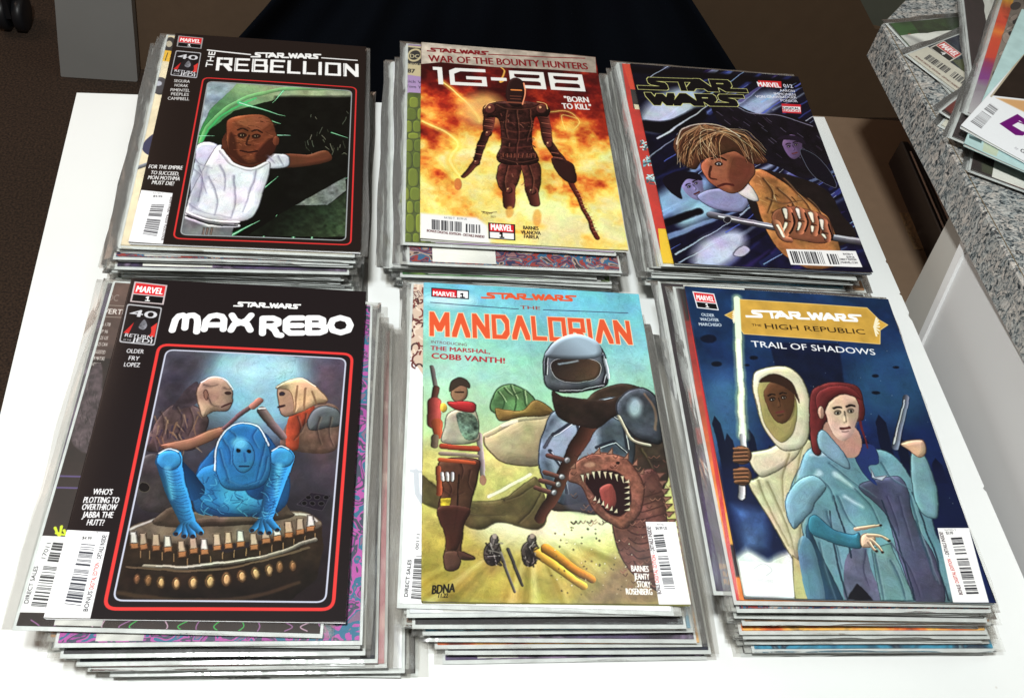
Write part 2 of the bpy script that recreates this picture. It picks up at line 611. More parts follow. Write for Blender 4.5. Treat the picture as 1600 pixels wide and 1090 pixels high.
    def brand_box(self, q, num='1', border=(225, 225, 225), split=0.58, low=(12, 12, 14), lowtext=(240, 240, 240), red=(205, 38, 44), pale=False):
        q = [np.array(a, float) for a in q]
        self.poly(q, border)
        c = sum(q) / 4
        i = [c + (a - c) * np.array([0.90, 0.88]) for a in q]
        l = i[0] + (i[3] - i[0]) * split; r_ = i[1] + (i[2] - i[1]) * split
        self.poly([i[0], i[1], r_, l], red)
        l2 = i[0] + (i[3] - i[0]) * (split + .06); r2 = i[1] + (i[2] - i[1]) * (split + .06)
        self.poly([l2, r2, i[2], i[3]], low)
        hp = np.linalg.norm(i[3] - i[0])
        self.text('MARVEL', l + (r_ - l) * .06 - (l - i[0]) * .16, l + (r_ - l) * .94 - (r_ - i[1]) * .16, hp * split * .72, (245, 245, 245), bold=.045)
        if num == '1':
            a_ = i[3] + (i[2] - i[3]) * .44; b_ = i[3] + (i[2] - i[3]) * .56; v = (i[0] - i[3]) * .08
            self.title('1', a_ + v, b_ + v, hp * (1 - split) * .6, lowtext, t=.26)
            return
        wd = .10
        b = i[3] + (i[2] - i[3]) * (.5 - wd); b2 = i[3] + (i[2] - i[3]) * (.5 + wd)
        v = (i[0] - i[3]) * .08
        self.text(num, b + v, b2 + v, hp * (1 - split) * .62, lowtext, bold=.05)

    def image(self, name):
        im = bpy.data.images.new(name, CW, CH)
        a = np.ones((CH, CW, 4), np.float32)
        g = 1 + 0.035 * (np.random.RandomState(3).rand(CH, CW, 1) - 0.5)
        a[..., :3] = np.clip(self.img * g, 0, 1)[::-1]
        im.pixels.foreach_set(a.ravel())
        im.update()
        im.pack()
        return im

def hull(P):
    P = sorted(set((round(a, 6), round(b, 6)) for a, b in P))
    def half(P):
        o = []
        for p in P:
            while len(o) > 1 and (o[-1][0] - o[-2][0]) * (p[1] - o[-2][1]) - (o[-1][1] - o[-2][1]) * (p[0] - o[-2][0]) <= 0:
                o.pop()
            o.append(p)
        return o[:-1]
    return half(P) + half(P[::-1])

_gl = {}
def glyphs(s, bold, shear):
    k = (s, bold, shear)
    if k in _gl: return _gl[k]
    c = bpy.data.curves.new('t', 'FONT')
    c.body = s
    c.resolution_u = 3
    c.offset = bold
    c.shear = shear
    c.space_character = 1.0 + bold * 2
    o = bpy.data.objects.new('t', c)
    COL.objects.link(o)
    me = o.to_mesh()
    me.calc_loop_triangles()
    co = np.array([v.co[:2] for v in me.vertices])
    ti = np.array([t.vertices[:] for t in me.loop_triangles])
    T = co[ti]
    T = T - np.array([co[:, 0].min(), 0])
    w = co[:, 0].max() - co[:, 0].min()
    o.to_mesh_clear()
    bpy.data.objects.remove(o)
    bpy.data.curves.remove(c)
    _gl[k] = (T, w, 0.70 + bold)
    return _gl[k]

STROKE = {
    'R': ([[(0, 0), (0, 1), (.8, 1), (.8, .48), (0, .48)], [(.45, .48), (.82, 0)]], .8),
    'E': ([[(.75, 1), (0, 1), (0, 0), (.75, 0)], [(0, .5), (.65, .5)]], .75),
    'B': ([[(0, 0), (0, 1), (.76, 1), (.76, .52), (0, .52)], [(.78, .52), (.82, .45), (.82, 0), (0, 0)]], .8),
    'L': ([[(0, 1), (0, 0), (.65, 0)]], .65),
    'I': ([[(0, 0), (0, 1)]], .05),
    'O': ([[(0, 0), (0, 1), (.85, 1), (.85, 0), (0, 0)]], .85),
    'N': ([[(0, 0), (0, 1), (.8, 0), (.8, 1)]], .8),
    'D': ([[(0, 0), (0, 1), (.6, 1), (.82, .75), (.82, .25), (.6, 0), (0, 0)]], .82),
    'M': ([[(0, 0), (0, 1), (.48, .25), (.96, 1), (.96, 0)]], .96),
    'A': ([[(0, 0), (.42, 1), (.84, 0)]], .84),
    'G': ([[(1.5, 1), (.35, 1), (.05, .8), (.05, 0), (1.5, 0), (1.5, .45), (.8, .45)]], 1.55),
    '1': ([[(0, .75), (.3, 1), (.3, 0)], [(0, 0), (.6, 0)]], .6),
    '-': ([[(0, .45), (.5, .45)]], .5),
    '8': ([[(0, 0), (0, .45), (.1, .52), (0, .6), (0, 1), (1.4, 1), (1.4, .6), (1.3, .52), (1.4, .45), (1.4, 0), (0, 0)], [(.1, .52), (1.3, .52)]], 1.45),
    'i': ([[(0, 0), (0, 1), (-.2, 1)]], .1),
    # soft rounded set
    'm': ([[(0, 0), (.08, .7), (.2, .95), (.36, 1), (.5, .85), (.5, .15)], [(.5, .8), (.62, .98), (.8, 1), (.95, .85), (1, .55), (1, -.1)]], 1.0),
    'a': ([[(0, .05), (.05, .65), (.2, .92), (.45, 1), (.68, .92), (.78, .7), (.78, .05)], [(.05, .35), (.78, .35)]], .8),
    'x': ([[(0, 1), (.15, .65), (.4, .5), (.62, .65), (.8, 1)], [(0, 0), (.12, .38), (.4, .5), (.66, .38), (.8, .0)]], .8),
    'r': ([[(0, 0), (0, 1), (.5, 1), (.75, .85), (.75, .62), (.5, .48), (.1, .48)], [(.35, .48), (.6, .2), (.72, -.1), (.9, -.14)]], .85),
    'e': ([[(.8, 1), (.2, 1), (0, .8), (0, .2), (.2, 0), (.8, 0)], [(0, .5), (.75, .5)]], .8),
    'b': ([[(0, 0), (0, 1), (.5, 1), (.72, .88), (.72, .62), (.5, .52), (0, .52)], [(.5, .52), (.8, .4), (.8, .12), (.55, 0), (0, 0)]], .8),
    'o': ([[(.5, 1), (.12, .85), (0, .5), (.12, .15), (.5, 0), (.88, .15), (1, .5), (.88, .85), (.5, 1)]], 1.0),
}
LOGO = [[(2.3, .86), (.95, .86), (.8, .7), (.95, .55), (1.55, .45), (1.65, .25), (1.5, .14), (0, .14)], [(2.1, .86), (3.6, .86)], [(2.9, .8), (2.9, .12)],
        [(3.35, .12), (4.05, .88), (4.75, .12)], [(3.75, .34), (4.35, .34)],
        [(5.1, .12), (5.1, .86), (6.0, .86), (6.15, .66), (6.0, .48), (5.1, .48)], [(5.6, .46), (6.0, .14), (7.1, .14)],
        [(7.3, .88), (7.65, .12), (8.05, .8), (8.45, .12), (8.8, .88)],
        [(8.95, .12), (9.6, .88), (10.25, .12)], [(9.35, .34), (9.9, .34)],
        [(10.55, .12), (10.55, .86), (11.35, .86), (11.5, .66), (11.35, .48), (10.55, .48)], [(11.0, .46), (11.3, .14), (11.6, .14)],
        [(13.4, .86), (12.25, .86), (12.08, .7), (12.25, .56), (12.7, .45), (12.8, .27), (12.65, .14), (11.75, .14)]]

# ------------------------------------------------------------------ the prints (generic paintings, the lettering as on the covers)
def Z(sc, ox, oy):
    return lambda *p: [(ox + x * sc, oy + y * sc) for x, y in p]

def speck(p, n, seed, box, cols, r=(0.6, 1.6), alpha=0.8):
    q = random.Random(seed)
    for _ in range(n):
        x = q.uniform(box[0], box[2]); y = q.uniform(box[1], box[3])
        p.ell((x, y), q.uniform(*r), q.uniform(*r), q.choice(cols), alpha=alpha, soft=1.4)

def forty(p, q, full=False):
    q = [np.array(a, float) for a in q]
    c = sum(q) / 4
    p.rrect(q, 6, (170, 170, 175))
    i = [c + (a - c) * .93 for a in q]
    p.rrect(i, 5, (22, 18, 20))
    lerp = lambda u, v: (q[0] + (q[1] - q[0]) * u) + ((q[3] + (q[2] - q[3]) * u) - (q[0] + (q[1] - q[0]) * u)) * v
    p.poly([lerp(.06, .75), lerp(.30, .45), lerp(.22, .75)], (190, 40, 40))
    p.poly([lerp(.55, .75), lerp(.95, .40), lerp(.95, .78)], (205, 55, 50))
    # plain cloaked silhouette instead of the emblem's helmet
    p.poly([lerp(.28, .74), lerp(.34, .42), lerp(.55, .30), lerp(.74, .42), lerp(.80, .74)], (30, 26, 30), smooth=True)
    p.poly([lerp(.45, .56), lerp(.56, .36), lerp(.68, .5), lerp(.60, .62)], (120, 120, 128), smooth=True, tex=.6, ti=3)
    h = np.linalg.norm(q[3] - q[0])
    p.text('40', lerp(.12, .30), lerp(.88, .30), h * .20, (200, 200, 206), bold=.05)
    p.text('RETURN', lerp(.12, .84), lerp(.88, .84), h * .10, (205, 205, 210), bold=.04)
    p.text('OF THE', lerp(.10, .94), lerp(.32, .94), h * .05, (205, 205, 210), bold=.02)
    p.text('JEDI', lerp(.34, .95), lerp(.90, .95), h * .12, (205, 205, 210), bold=.05)

def folds(p, ls, w, dark, light, a=.7):
    for l in ls:
        p.line(l, w * 1.9, dark, smooth=len(l) > 2, taper=w * .4, soft=8, alpha=a * .55)
        p.line(l, w * .7, dark, smooth=len(l) > 2, taper=w * .2, soft=2, alpha=a * .8)
        p.line([(u + w * .8, v + w * .15) for u, v in l], w * .8, light, smooth=len(l) > 2, taper=w * .3, soft=5, alpha=a * .5)

def figure_face(p, c, rx, ry, rot, skin, hair=None, look=0.0):
    """plain generic head seen from the front"""
    cr, sr = math.cos(rot), math.sin(rot)
    T = lambda x, y: (c[0] + (x * rx) * cr - (y * ry) * sr, c[1] + (x * rx) * sr + (y * ry) * cr)
    dk = tuple(int(v * .55) for v in skin); md = tuple(int(v * .78) for v in skin); lt = tuple(min(255, int(v * 1.18)) for v in skin)
    p.poly([T(-.9, -.5), T(0, -1), T(.9, -.5), T(.92, .1), T(.55, .8), T(0, 1.08), T(-.55, .8), T(-.92, .1)], skin, smooth=True, sh=.28, r=16, tex=.1)
    p.poly([T(.1 + look, -.35), T(.9, -.4), T(.85, .4), T(.4, .95), T(.25 + look, .3)], md, smooth=True, soft=9, alpha=.7)
    for s in (-1, 1):
        x = .38 * s + look
        p.ell(T(x, -.10), rx * .20, ry * .10, dk, rot=rot, soft=2.5)
        p.ell(T(x, -.08), rx * .11, ry * .038, (205, 200, 190), rot=rot)
        p.ell(T(x + .02, -.08), rx * .06, ry * .05, (25, 20, 20), rot=rot)
        p.line([T(x - .22, -.27), T(x, -.31), T(x + .22, -.27)], rx * .09, (40, 26, 20), smooth=True)
    p.line([T(.02 + look, -.1), T(.10 + look, .26), T(-.02 + look, .32)], rx * .07, dk, smooth=True, soft=2)
    p.ell(T(.02 + look, .2), rx * .09, ry * .14, lt, rot=rot, soft=4, alpha=.6)
    p.line([T(-.24 + look, .545), T(.02 + look, .56), T(.26 + look, .545)], rx * .13, (120, 56, 50), smooth=True, soft=1.5)
    p.line([T(-.16 + look, .68), T(.02 + look, .70), T(.18 + look, .68)], rx * .10, dk, smooth=True, soft=3, alpha=.6)

def art_rebellion(p):
    z = Z(.4311, 0, 0)
    fr = [(326, 126), (549, 142), (540, 376), (283, 368)]
    p.rrect([(319, 120), (556, 137), (548, 383), (272, 374)], 18, (205, 48, 48), width=4.2)
    R = p.rrect(fr, 16, (30, 36, 26))
    sl, sd = p.sdf(R, 3)
    cl = np.zeros((CH, CW)); cl[sl] = np.clip(.5 - sd, 0, 1)
    p.clip = cl
    p.poly(fr, (26, 40, 22), col2=(10, 12, 10), g=[(330, 140), (480, 300)], tex=.35, ti=1)
    p.poly(z((745, 290), (1280, 320), (1280, 352), (1000, 360), (850, 400), (760, 470), (700, 560)), (60, 150, 80), smooth=False, col2=(160, 178, 140), g=z((760, 480), (1000, 320)), tex=.2)
    p.poly(z((745, 290), (860, 300), (760, 400), (715, 500), (715, 400)), (150, 170, 178), tex=.25)
    p.line(z((715, 560), (770, 440), (880, 360), (1050, 322), (1280, 326)), 7, (120, 190, 120), smooth=True, alpha=.8, sh=.3)
    p.line(z((730, 520), (800, 420), (930, 355)), 3, (60, 220, 120), smooth=True, alpha=.7, soft=2)
    p.poly(z((1000, 350), (1290, 350), (1270, 860), (1080, 760), (960, 600)), (16, 18, 14), soft=14, tex=.5, ti=2)
    for a, b, w in (((870, 370), (1035, 420), 6), ((980, 435), (1020, 446), 3), ((1005, 488), (1055, 490), 3), ((840, 856), (945, 800), 5), ((1060, 868), (1100, 795), 4), ((1130, 868), (1136, 830), 3), ((700, 492), (780, 490), 4), ((1180, 700), (1260, 640), 2.5), ((940, 700), (1010, 640), 3), ((1030, 330), (990, 372), 2.5), ((1200, 480), (1262, 500), 2.5), ((960, 860), (1010, 780), 2.5), ((900, 770), (945, 735), 2.5)):
        p.line(z(a, b), w, (60, 225, 130), taper=.5, alpha=.9, soft=1.6)
        p.line(z(a, b), w * .4, (215, 250, 225), taper=.3, alpha=.8)
    p.poly(z((1070, 745), (1250, 640), (1255, 690), (1190, 745)), (120, 128, 122), tex=.3, ti=3)
    p.poly(z((1070, 745), (1190, 745), (1255, 695), (1255, 860), (900, 856)), (70, 92, 62), col2=(20, 30, 20), g=z((1250, 850), (1050, 760)), tex=.4, ti=3)
    for i in range(26):
        q = random.Random(i)
        x = q.uniform(1090, 1260); y = q.uniform(400, 560)
        p.line(z((x, y), (x + q.uniform(-14, 14), y + q.uniform(5, 26))), 1.2, q.choice([(110, 120, 100), (70, 78, 60), (150, 150, 130)]), alpha=.7)
    # a bald man in a white tunic
    p.poly(z((1020, 560), (1110, 560), (1180, 545), (1200, 580), (1120, 600), (1020, 605)), (112, 62, 40), smooth=True, sh=.4)
    p.poly(z((700, 540), (790, 520), (800, 620), (760, 700), (700, 745)), (205, 208, 222), smooth=True, sh=.35, line=(60, 60, 80))
    p.poly(z((960, 560), (1040, 560), (1050, 600), (1000, 612), (960, 600)), (215, 216, 225), smooth=True, sh=.35, line=(60, 60, 70))
    p.poly(z((660, 780), (860, 800), (840, 868), (655, 868)), (120, 122, 126), tex=.2)
    p.line(z((668, 790), (760, 822), (870, 820)), 5, (215, 218, 225), sh=.3)
    p.poly(z((790, 525), (850, 560), (960, 580), (985, 600), (960, 690), (900, 800), (700, 790), (672, 760), (720, 640)), (222, 223, 232), smooth=True, sh=.30, r=22, line=(70, 66, 80), tex=.06)
    p.poly(z((700, 640), (760, 600), (730, 720), (690, 760)), (150, 152, 172), smooth=True, soft=10, alpha=.6)
    p.poly(z((806, 545), (840, 590), (910, 608), (965, 590), (960, 470), (830, 470)), (96, 48, 30), smooth=True, tex=.3)
    p.poly(z((820, 470), (830, 430), (900, 412), (975, 425), (1005, 480), (1000, 540), (950, 585), (880, 590), (830, 545)), (132, 70, 40), smooth=True, sh=.45, r=20, tex=.25, line=(50, 25, 15))
    p.poly(z((860, 440), (920, 420), (980, 440), (930, 470)), (182, 108, 70), smooth=True, soft=10, alpha=.6)
    p.poly(z((830, 540), (836, 480), (856, 500), (868, 560), (900, 590), (860, 580)), (70, 32, 20), smooth=True, soft=7, alpha=.8); p.poly(z((930, 560), (985, 500), (1004, 520), (990, 560), (940, 588)), (66, 30, 20), smooth=True, soft=8, alpha=.85)
    for i in range(60):
        q_ = random.Random(i + 31); x = q_.uniform(840, 995); v = q_.uniform(425, 580)
        p.line(z((x, v), (x + q_.uniform(6, 20), v + q_.uniform(-5, 6))), 1.1, q_.choice([(80, 36, 22), (196, 122, 84), (60, 26, 16), (160, 92, 60)]), alpha=.45)
    p.ell(z((880, 490))[0], 7, 4, (60, 30, 20)); p.ell(z((930, 493))[0], 7, 4, (60, 30, 20))
    p.ell(z((880, 490))[0], 3, 1.3, (170, 146, 110)); p.ell(z((930, 493))[0], 3, 1.3, (170, 146, 110)); p.ell(z((881, 490))[0], 1.4, 1.3, (20, 12, 10)); p.ell(z((931, 493))[0], 1.4, 1.3, (20, 12, 10))
    p.line(z((865, 472), (882, 466), (900, 473)), 2.4, (55, 28, 18), smooth=True); p.line(z((915, 474), (932, 468), (950, 478)), 2.4, (55, 28, 18), smooth=True)
    p.line(z((905, 490), (898, 520), (912, 525)), 2.4, (70, 34, 22), smooth=True, soft=2)
    p.line(z((878, 547), (905, 551), (937, 547)), 3.0, (60, 26, 20), smooth=True)
    p.ell(z((1004, 510))[0], 5, 8, (120, 64, 38), sh=.3)
    folds(p, [z((720, 600), (735, 660), (720, 730)), z((760, 640), (790, 720), (780, 780)), z((930, 610), (915, 680), (880, 770)), z((700, 560), (720, 590), (770, 610)), z((700, 610), (730, 640), (750, 700)), z((850, 640), (856, 720), (840, 790)), z((975, 565), (1000, 590)), z((1010, 565), (1030, 600)), z((800, 600), (820, 640), (815, 690)), z((690, 740), (740, 770), (840, 790))], 2.6, (120, 116, 146), (250, 250, 252), .55)
    p.line(z((682, 772), (760, 800), (868, 806)), 5, (240, 240, 246), smooth=True, sh=.5); p.line(z((680, 782), (760, 812), (866, 818)), 2, (60, 60, 70), smooth=True)
    for x in (740, 754, 770): p.poly(z((x, 826), (x + 8, 828), (x + 2, 856), (x - 6, 854)), (150, 128, 118), line=(60, 56, 60))
    p.line(z((806, 545), (840, 590), (910, 612), (970, 590)), 6, (232, 233, 240), smooth=True, sh=.3)
    p.warp(2.2)
    p.clip = None
    p.rrect(fr, 16, (150, 155, 158), width=3.0)
    # lettering
    p.title('REBELLION', (341, 107.5), (557, 119), 20, (232, 232, 232), t=.19, gap=.38)
    for x in (352, 372, 400, 424, 449, 482, 510, 540):
        p.line([(x - 1, 80 + (x - 340) * .05), (x - 3, 108 + (x - 340) * .05)], 1.0, (20, 16, 14), alpha=.4)
    p.text('THE', (332.5, 104), (338, 80), 9.5, (232, 232, 232), bold=.04)
    p.logo((394, 89.5), (501, 93), 9.5, (232, 232, 232))
    p.line([(326, 77), (350, 80), (392, 85)], 2.6, (225, 225, 225)); p.line([(503, 91), (557, 95)], 2.2, (225, 225, 225))
    p.brand_box([(280, 54), (319, 58), (316, 75), (277, 71)], border=(150, 150, 152))
    forty(p, [(276, 77), (316, 81), (309, 121), (267, 116)])
    for s, a, b, y in (('SEGURA', 633, 690, 294), ('HORAK', 635, 684, 310), ('PIMENTEL', 620, 690, 327), ('PEEPLES', 622, 686, 342), ('CAMPBELL', 610, 688, 358)):
        (x0, y0), (x1, y1) = z((a, y), (b, y + 3))
        p.text(s, (x0, y0), (x1, y1), 4.9, (205, 205, 205), bold=.03)
    for s, a, b, y in (('FOR THE EMPIRE', 540, 664, 610), ('TO SUCCEED,', 548, 650, 632), ('MON MOTHMA', 537, 653, 650), ('MUST DIE!', 551, 632, 668)):
        (x0, y0), (x1, y1) = z((a, y - 1), (b, y + 4))
        p.text(s, (x0, y0), (x1, y1), 5.6, (225, 225, 225), bold=.035, shear=.15)
    p.poly([(221, 297), (271, 302), (255, 386), (196, 383)], (232, 232, 236))
    p.barcode([(224, 368), (238, 319), (258, 319), (246, 371)], seed=4, gapat=(.5, .58), short=False)
    p.text('BONUS DIGITAL EDITION - DETAILS INSIDE!', (257, 377), (271.5, 308), 3.4, (60, 50, 50), bold=.03)
    p.text('RATED T', (240, 303), (256, 304), 2.2, (150, 150, 150)); p.text('$4.99', (240, 308), (254, 309), 2.6, (60, 60, 60), bold=.03)

def art_fire(p):
    z = Z(.4312, 560, 0)
    # flames
    y = np.linspace(0, 1, CH)[:, None]
    f = FB[0] * 1.1 + FB[1] * .5 - .35 + (y - .45) * .95
    f = np.clip(f + (FB[2] - .5) * .25, 0, 1)
    stops = [(0, (58, 12, 14)), (.22, (110, 22, 20)), (.38, (176, 48, 26)), (.5, (220, 110, 40)), (.62, (236, 176, 70)), (.74, (238, 212, 110)), (.9, (232, 224, 150)), (1, (228, 222, 160))]
    xs = [s[0] for s in stops]
    p.img = np.stack([np.interp(f, xs, [s[1][k] / 255 for s in stops]) for k in range(3)], -1)
    for pts, w in ((((230, 440), (300, 470), (360, 520), (330, 580), (370, 640)), 16), (((440, 440), (420, 400), (350, 330), (300, 290)), 13), (((700, 410), (760, 405), (800, 440), (780, 470)), 5), (((750, 470), (740, 420), (790, 430)), 4)):
        p.line(z(*pts), w * .5, (250, 206, 80), smooth=True, soft=14, alpha=.75)
        p.line(z(*pts), w * .2, (255, 236, 140), smooth=True, soft=4, alpha=.7)
    p.ell(z((450, 400))[0], 34, 26, (246, 200, 110), soft=50, alpha=.8)
    # dark armoured figure, plain
    D = (52, 26, 24); E_ = (84, 40, 34)
    def limb(a, b, w0, w1, c=D):
        p.line(z(a, b), w0, c, taper=w1, sh=.45)
    limb((478, 400), (468, 480), 16, 12, E_); limb((462, 485), (425, 590), 11, 8)
    limb((668, 405), (690, 520), 16, 12, E_); limb((694, 525), (745, 600), 12, 13)
    p.line(z((740, 590), (790, 700), (866, 862)), 6, (92, 34, 28), taper=5, sh=.3)
    for i in range(12):
        a = z((788 + i * 6.2, 690 + i * 13.5), (800 + i * 6.2, 690 + i * 13.5)); p.line(a, 1.4, (196, 120, 90), alpha=.8)
    p.poly(z((700, 575), (770, 590), (792, 640), (780, 665), (735, 640)), D, smooth=True, sh=.4)
    limb((425, 590), (380, 640), 8, 5, E_); p.ell(z((362, 668))[0], 6, 9, (212, 120, 60), soft=4)
    p.poly(z((515, 590), (590, 585), (580, 650), (565, 690), (520, 690), (502, 640)), E_, smooth=True, sh=.5, tex=.5, ti=3, line=(30, 12, 12))
    p.poly(z((590, 585), (655, 590), (662, 660), (645, 720), (612, 700), (598, 640)), E_, smooth=True, sh=.5, tex=.5, ti=3, line=(30, 12, 12))
    limb((548, 680), (545, 745), 16, 13, E_); limb((630, 690), (640, 735), 15, 13, E_)
    p.ell(z((548, 768))[0], 6, 9, (222, 160, 70), soft=6, alpha=.8); p.ell(z((650, 790))[0], 7, 13, (222, 160, 70), soft=7, alpha=.8)
    p.poly(z((455, 385), (500, 372), (600, 368), (690, 390), (688, 425), (640, 430), (632, 520), (650, 590), (510, 590), (520, 520), (508, 430), (460, 425)), D, smooth=True, sh=.6, r=24, tex=.6, ti=3, line=(24, 10, 10))
    for yy in (440, 470, 500, 530, 560):
        p.line(z((518, yy), (575, yy + 8), (636, yy)), 2.4, (104, 52, 42), smooth=True, alpha=.6)
    for i in range(40):
        q = random.Random(i + 90); x = q.uniform(515, 640); yy = q.uniform(395, 690)
        p.line(z((x, yy), (x + q.uniform(-12, 12), yy + q.uniform(-12, 12))), 1.6, q.choice([(132, 72, 58), (30, 12, 12), (96, 46, 40), (160, 96, 76)]), alpha=.6)
    for c, r_ in (((480, 395), 12), ((666, 398), 12), ((470, 486), 8), ((692, 524), 8), ((428, 590), 7), ((548, 690), 8), ((632, 696), 8)):
        p.ell(z(c)[0], r_ * .75, r_ * .62, (92, 46, 40), sh=.8, r=7, line=(26, 10, 10)); p.ell(z((c[0] - 5, c[1] - 6))[0], r_ * .22, r_ * .18, (236, 170, 120), soft=2)
    for x0, y0, x1, y1 in ((478, 410, 466, 480), (672, 415, 690, 515), (455, 500, 425, 585), (700, 535, 735, 590)):
        for k in range(5):
            t_ = .15 + k * .17; x = x0 + (x1 - x0) * t_; v = y0 + (y1 - y0) * t_; p.line(z((x - 14, v), (x + 14, v + 4)), 1.2, (190, 110, 84) if k % 2 else (20, 8, 8), alpha=.8)
    folds(p, [z((575, 400), (578, 480), (574, 580)), z((540, 400), (530, 450), (540, 500)), z((620, 400), (624, 450), (610, 510)), z((540, 600), (530, 650), (536, 690)), z((620, 600), (634, 650), (628, 700)), z((515, 560), (580, 572), (645, 560)), z((512, 575), (580, 588), (652, 574)), z((500, 380), (540, 395), (620, 395), (660, 380))], 2.2, (18, 8, 10), (206, 120, 88), .85)
    for x in range(525, 650, 14): p.poly(z((x, 556), (x + 9, 556), (x + 9, 574), (x, 574)), (120, 66, 50), sh=.6, r=3, line=(24, 10, 10))
    p.line(z((457, 392), (470, 376), (500, 370)), 1.6, (250, 190, 120), smooth=True); p.line(z((688, 398), (680, 380), (650, 372)), 1.6, (250, 190, 120), smooth=True)
    p.poly(z((545, 300), (570, 284), (598, 300), (602, 350), (588, 385), (550, 380), (536, 345)), (38, 20, 20), smooth=True, sh=.6, r=12, line=(20, 8, 8))
    p.line(z((540, 372), (604, 376)), 3, (120, 66, 50)); p.line(z((556, 328), (592, 330)), 2.4, (232, 140, 70)); p.line(z((600, 304), (606, 340), (596, 380)), 1.6, (236, 150, 110), smooth=True); p.line(z((552, 350), (592, 352)), 1.2, (120, 66, 50)); p.line(z((553, 360), (590, 362)), 1.2, (120, 66, 50))
    p.line(z((536, 290), (515, 300), (530, 260), (510, 240)), 3, (250, 180, 80), smooth=True, soft=3)
    p.warp(2.6, gam=1.08, sat=.92)
    # head band with lettering
    p.poly(z((228, 152), (858, 212), (862, 268), (700, 256), (500, 246), (300, 226), (228, 232)), (186, 176, 162), col2=(150, 138, 126), g=z((240, 160), (850, 250)), tex=.28, ti=2)
    R_ = (118, 24, 30)
    p.logo(z((252, 187))[0], z((472, 203))[0], 7.5, R_)
    p.line(z((474, 200), (690, 212), (820, 216)), 1.8, R_)
    p.text('WAR OF THE BOUNTY HUNTERS', z((256, 223))[0], z((832, 256))[0], 11.5, R_, bold=.035)
    W_ = (225, 225, 222)
    p.title('iG-88', z((300, 300))[0], z((818, 329))[0], 24, W_, t=.22, gap=.38)
    p.poly(z((545, 300), (570, 284), (598, 300), (602, 350), (588, 385), (550, 380), (536, 345)), (38, 20, 20), smooth=True, sh=.6, r=12, line=(20, 8, 8))
    p.line(z((540, 372), (604, 376)), 3, (120, 66, 50)); p.line(z((556, 328), (592, 330)), 2.4, (232, 140, 70)); p.line(z((600, 304), (606, 340), (596, 380)), 1.6, (236, 150, 110), smooth=True); p.line(z((552, 350), (592, 352)), 1.2, (120, 66, 50)); p.line(z((553, 360), (590, 362)), 1.2, (120, 66, 50))
    p.text('"BORN', z((750, 371))[0], z((836, 374))[0], 9, W_, bold=.05)
    p.text('TO KILL"', z((742, 396))[0], z((846, 400))[0], 9, W_, bold=.05)
    # foot
    p.poly(z((222, 775), (430, 790), (470, 820), (480, 885), (222, 872)), (226, 226, 226), soft=10)
    p.barcode(z((266, 798), (444, 812), (444, 848), (266, 836)), seed=7)
    p.text('BONUS DIGITAL EDITION - DETAILS INSIDE!', z((248, 845))[0], z((458, 865))[0], 3.2, (70, 30, 30), bold=.03)
    p.text('RATED T   $3.99 US', z((312, 794))[0], z((394, 799))[0], 2.6, (90, 90, 90))
    p.brand_box(z((472, 808), (570, 815), (571, 874), (474, 867)), border=(16, 16, 18), low=(226, 226, 226), lowtext=(20, 20, 20), split=.52)
    for s, a, b, yy in (('BARNES', 600, 655, 833), ('VILANOVA', 592, 663, 850), ('FABELA', 603, 656, 865)):
        p.text(s, z((a, yy))[0], z((b, yy + 3))[0], 4.9, (40, 30, 26), bold=.04)
    p.line(z((448, 768), (480, 772), (503, 770)), .9, (70, 50, 30)); p.text('Rager', z((452, 776))[0], z((490, 778))[0], 3.4, (70, 50, 30), shear=.3); p.text('2021', z((480, 790))[0], z((500, 791))[0], 2.6, (70, 50, 30), shear=.3)

def streaks(p, c, cols, n, seed, w=(2, 9)):
    q = random.Random(seed)
    for _ in range(n):
        a = q.uniform(-.75, -.35)
        x = q.uniform(960, 1380); y = q.uniform(80, 460); L = q.uniform(40, 190)
        p.line([(x, y), (x + L * math.cos(a), y + L * math.sin(a))], q.uniform(*w), q.choice(cols), taper=1, soft=q.uniform(2, 9), alpha=q.uniform(.35, .85))

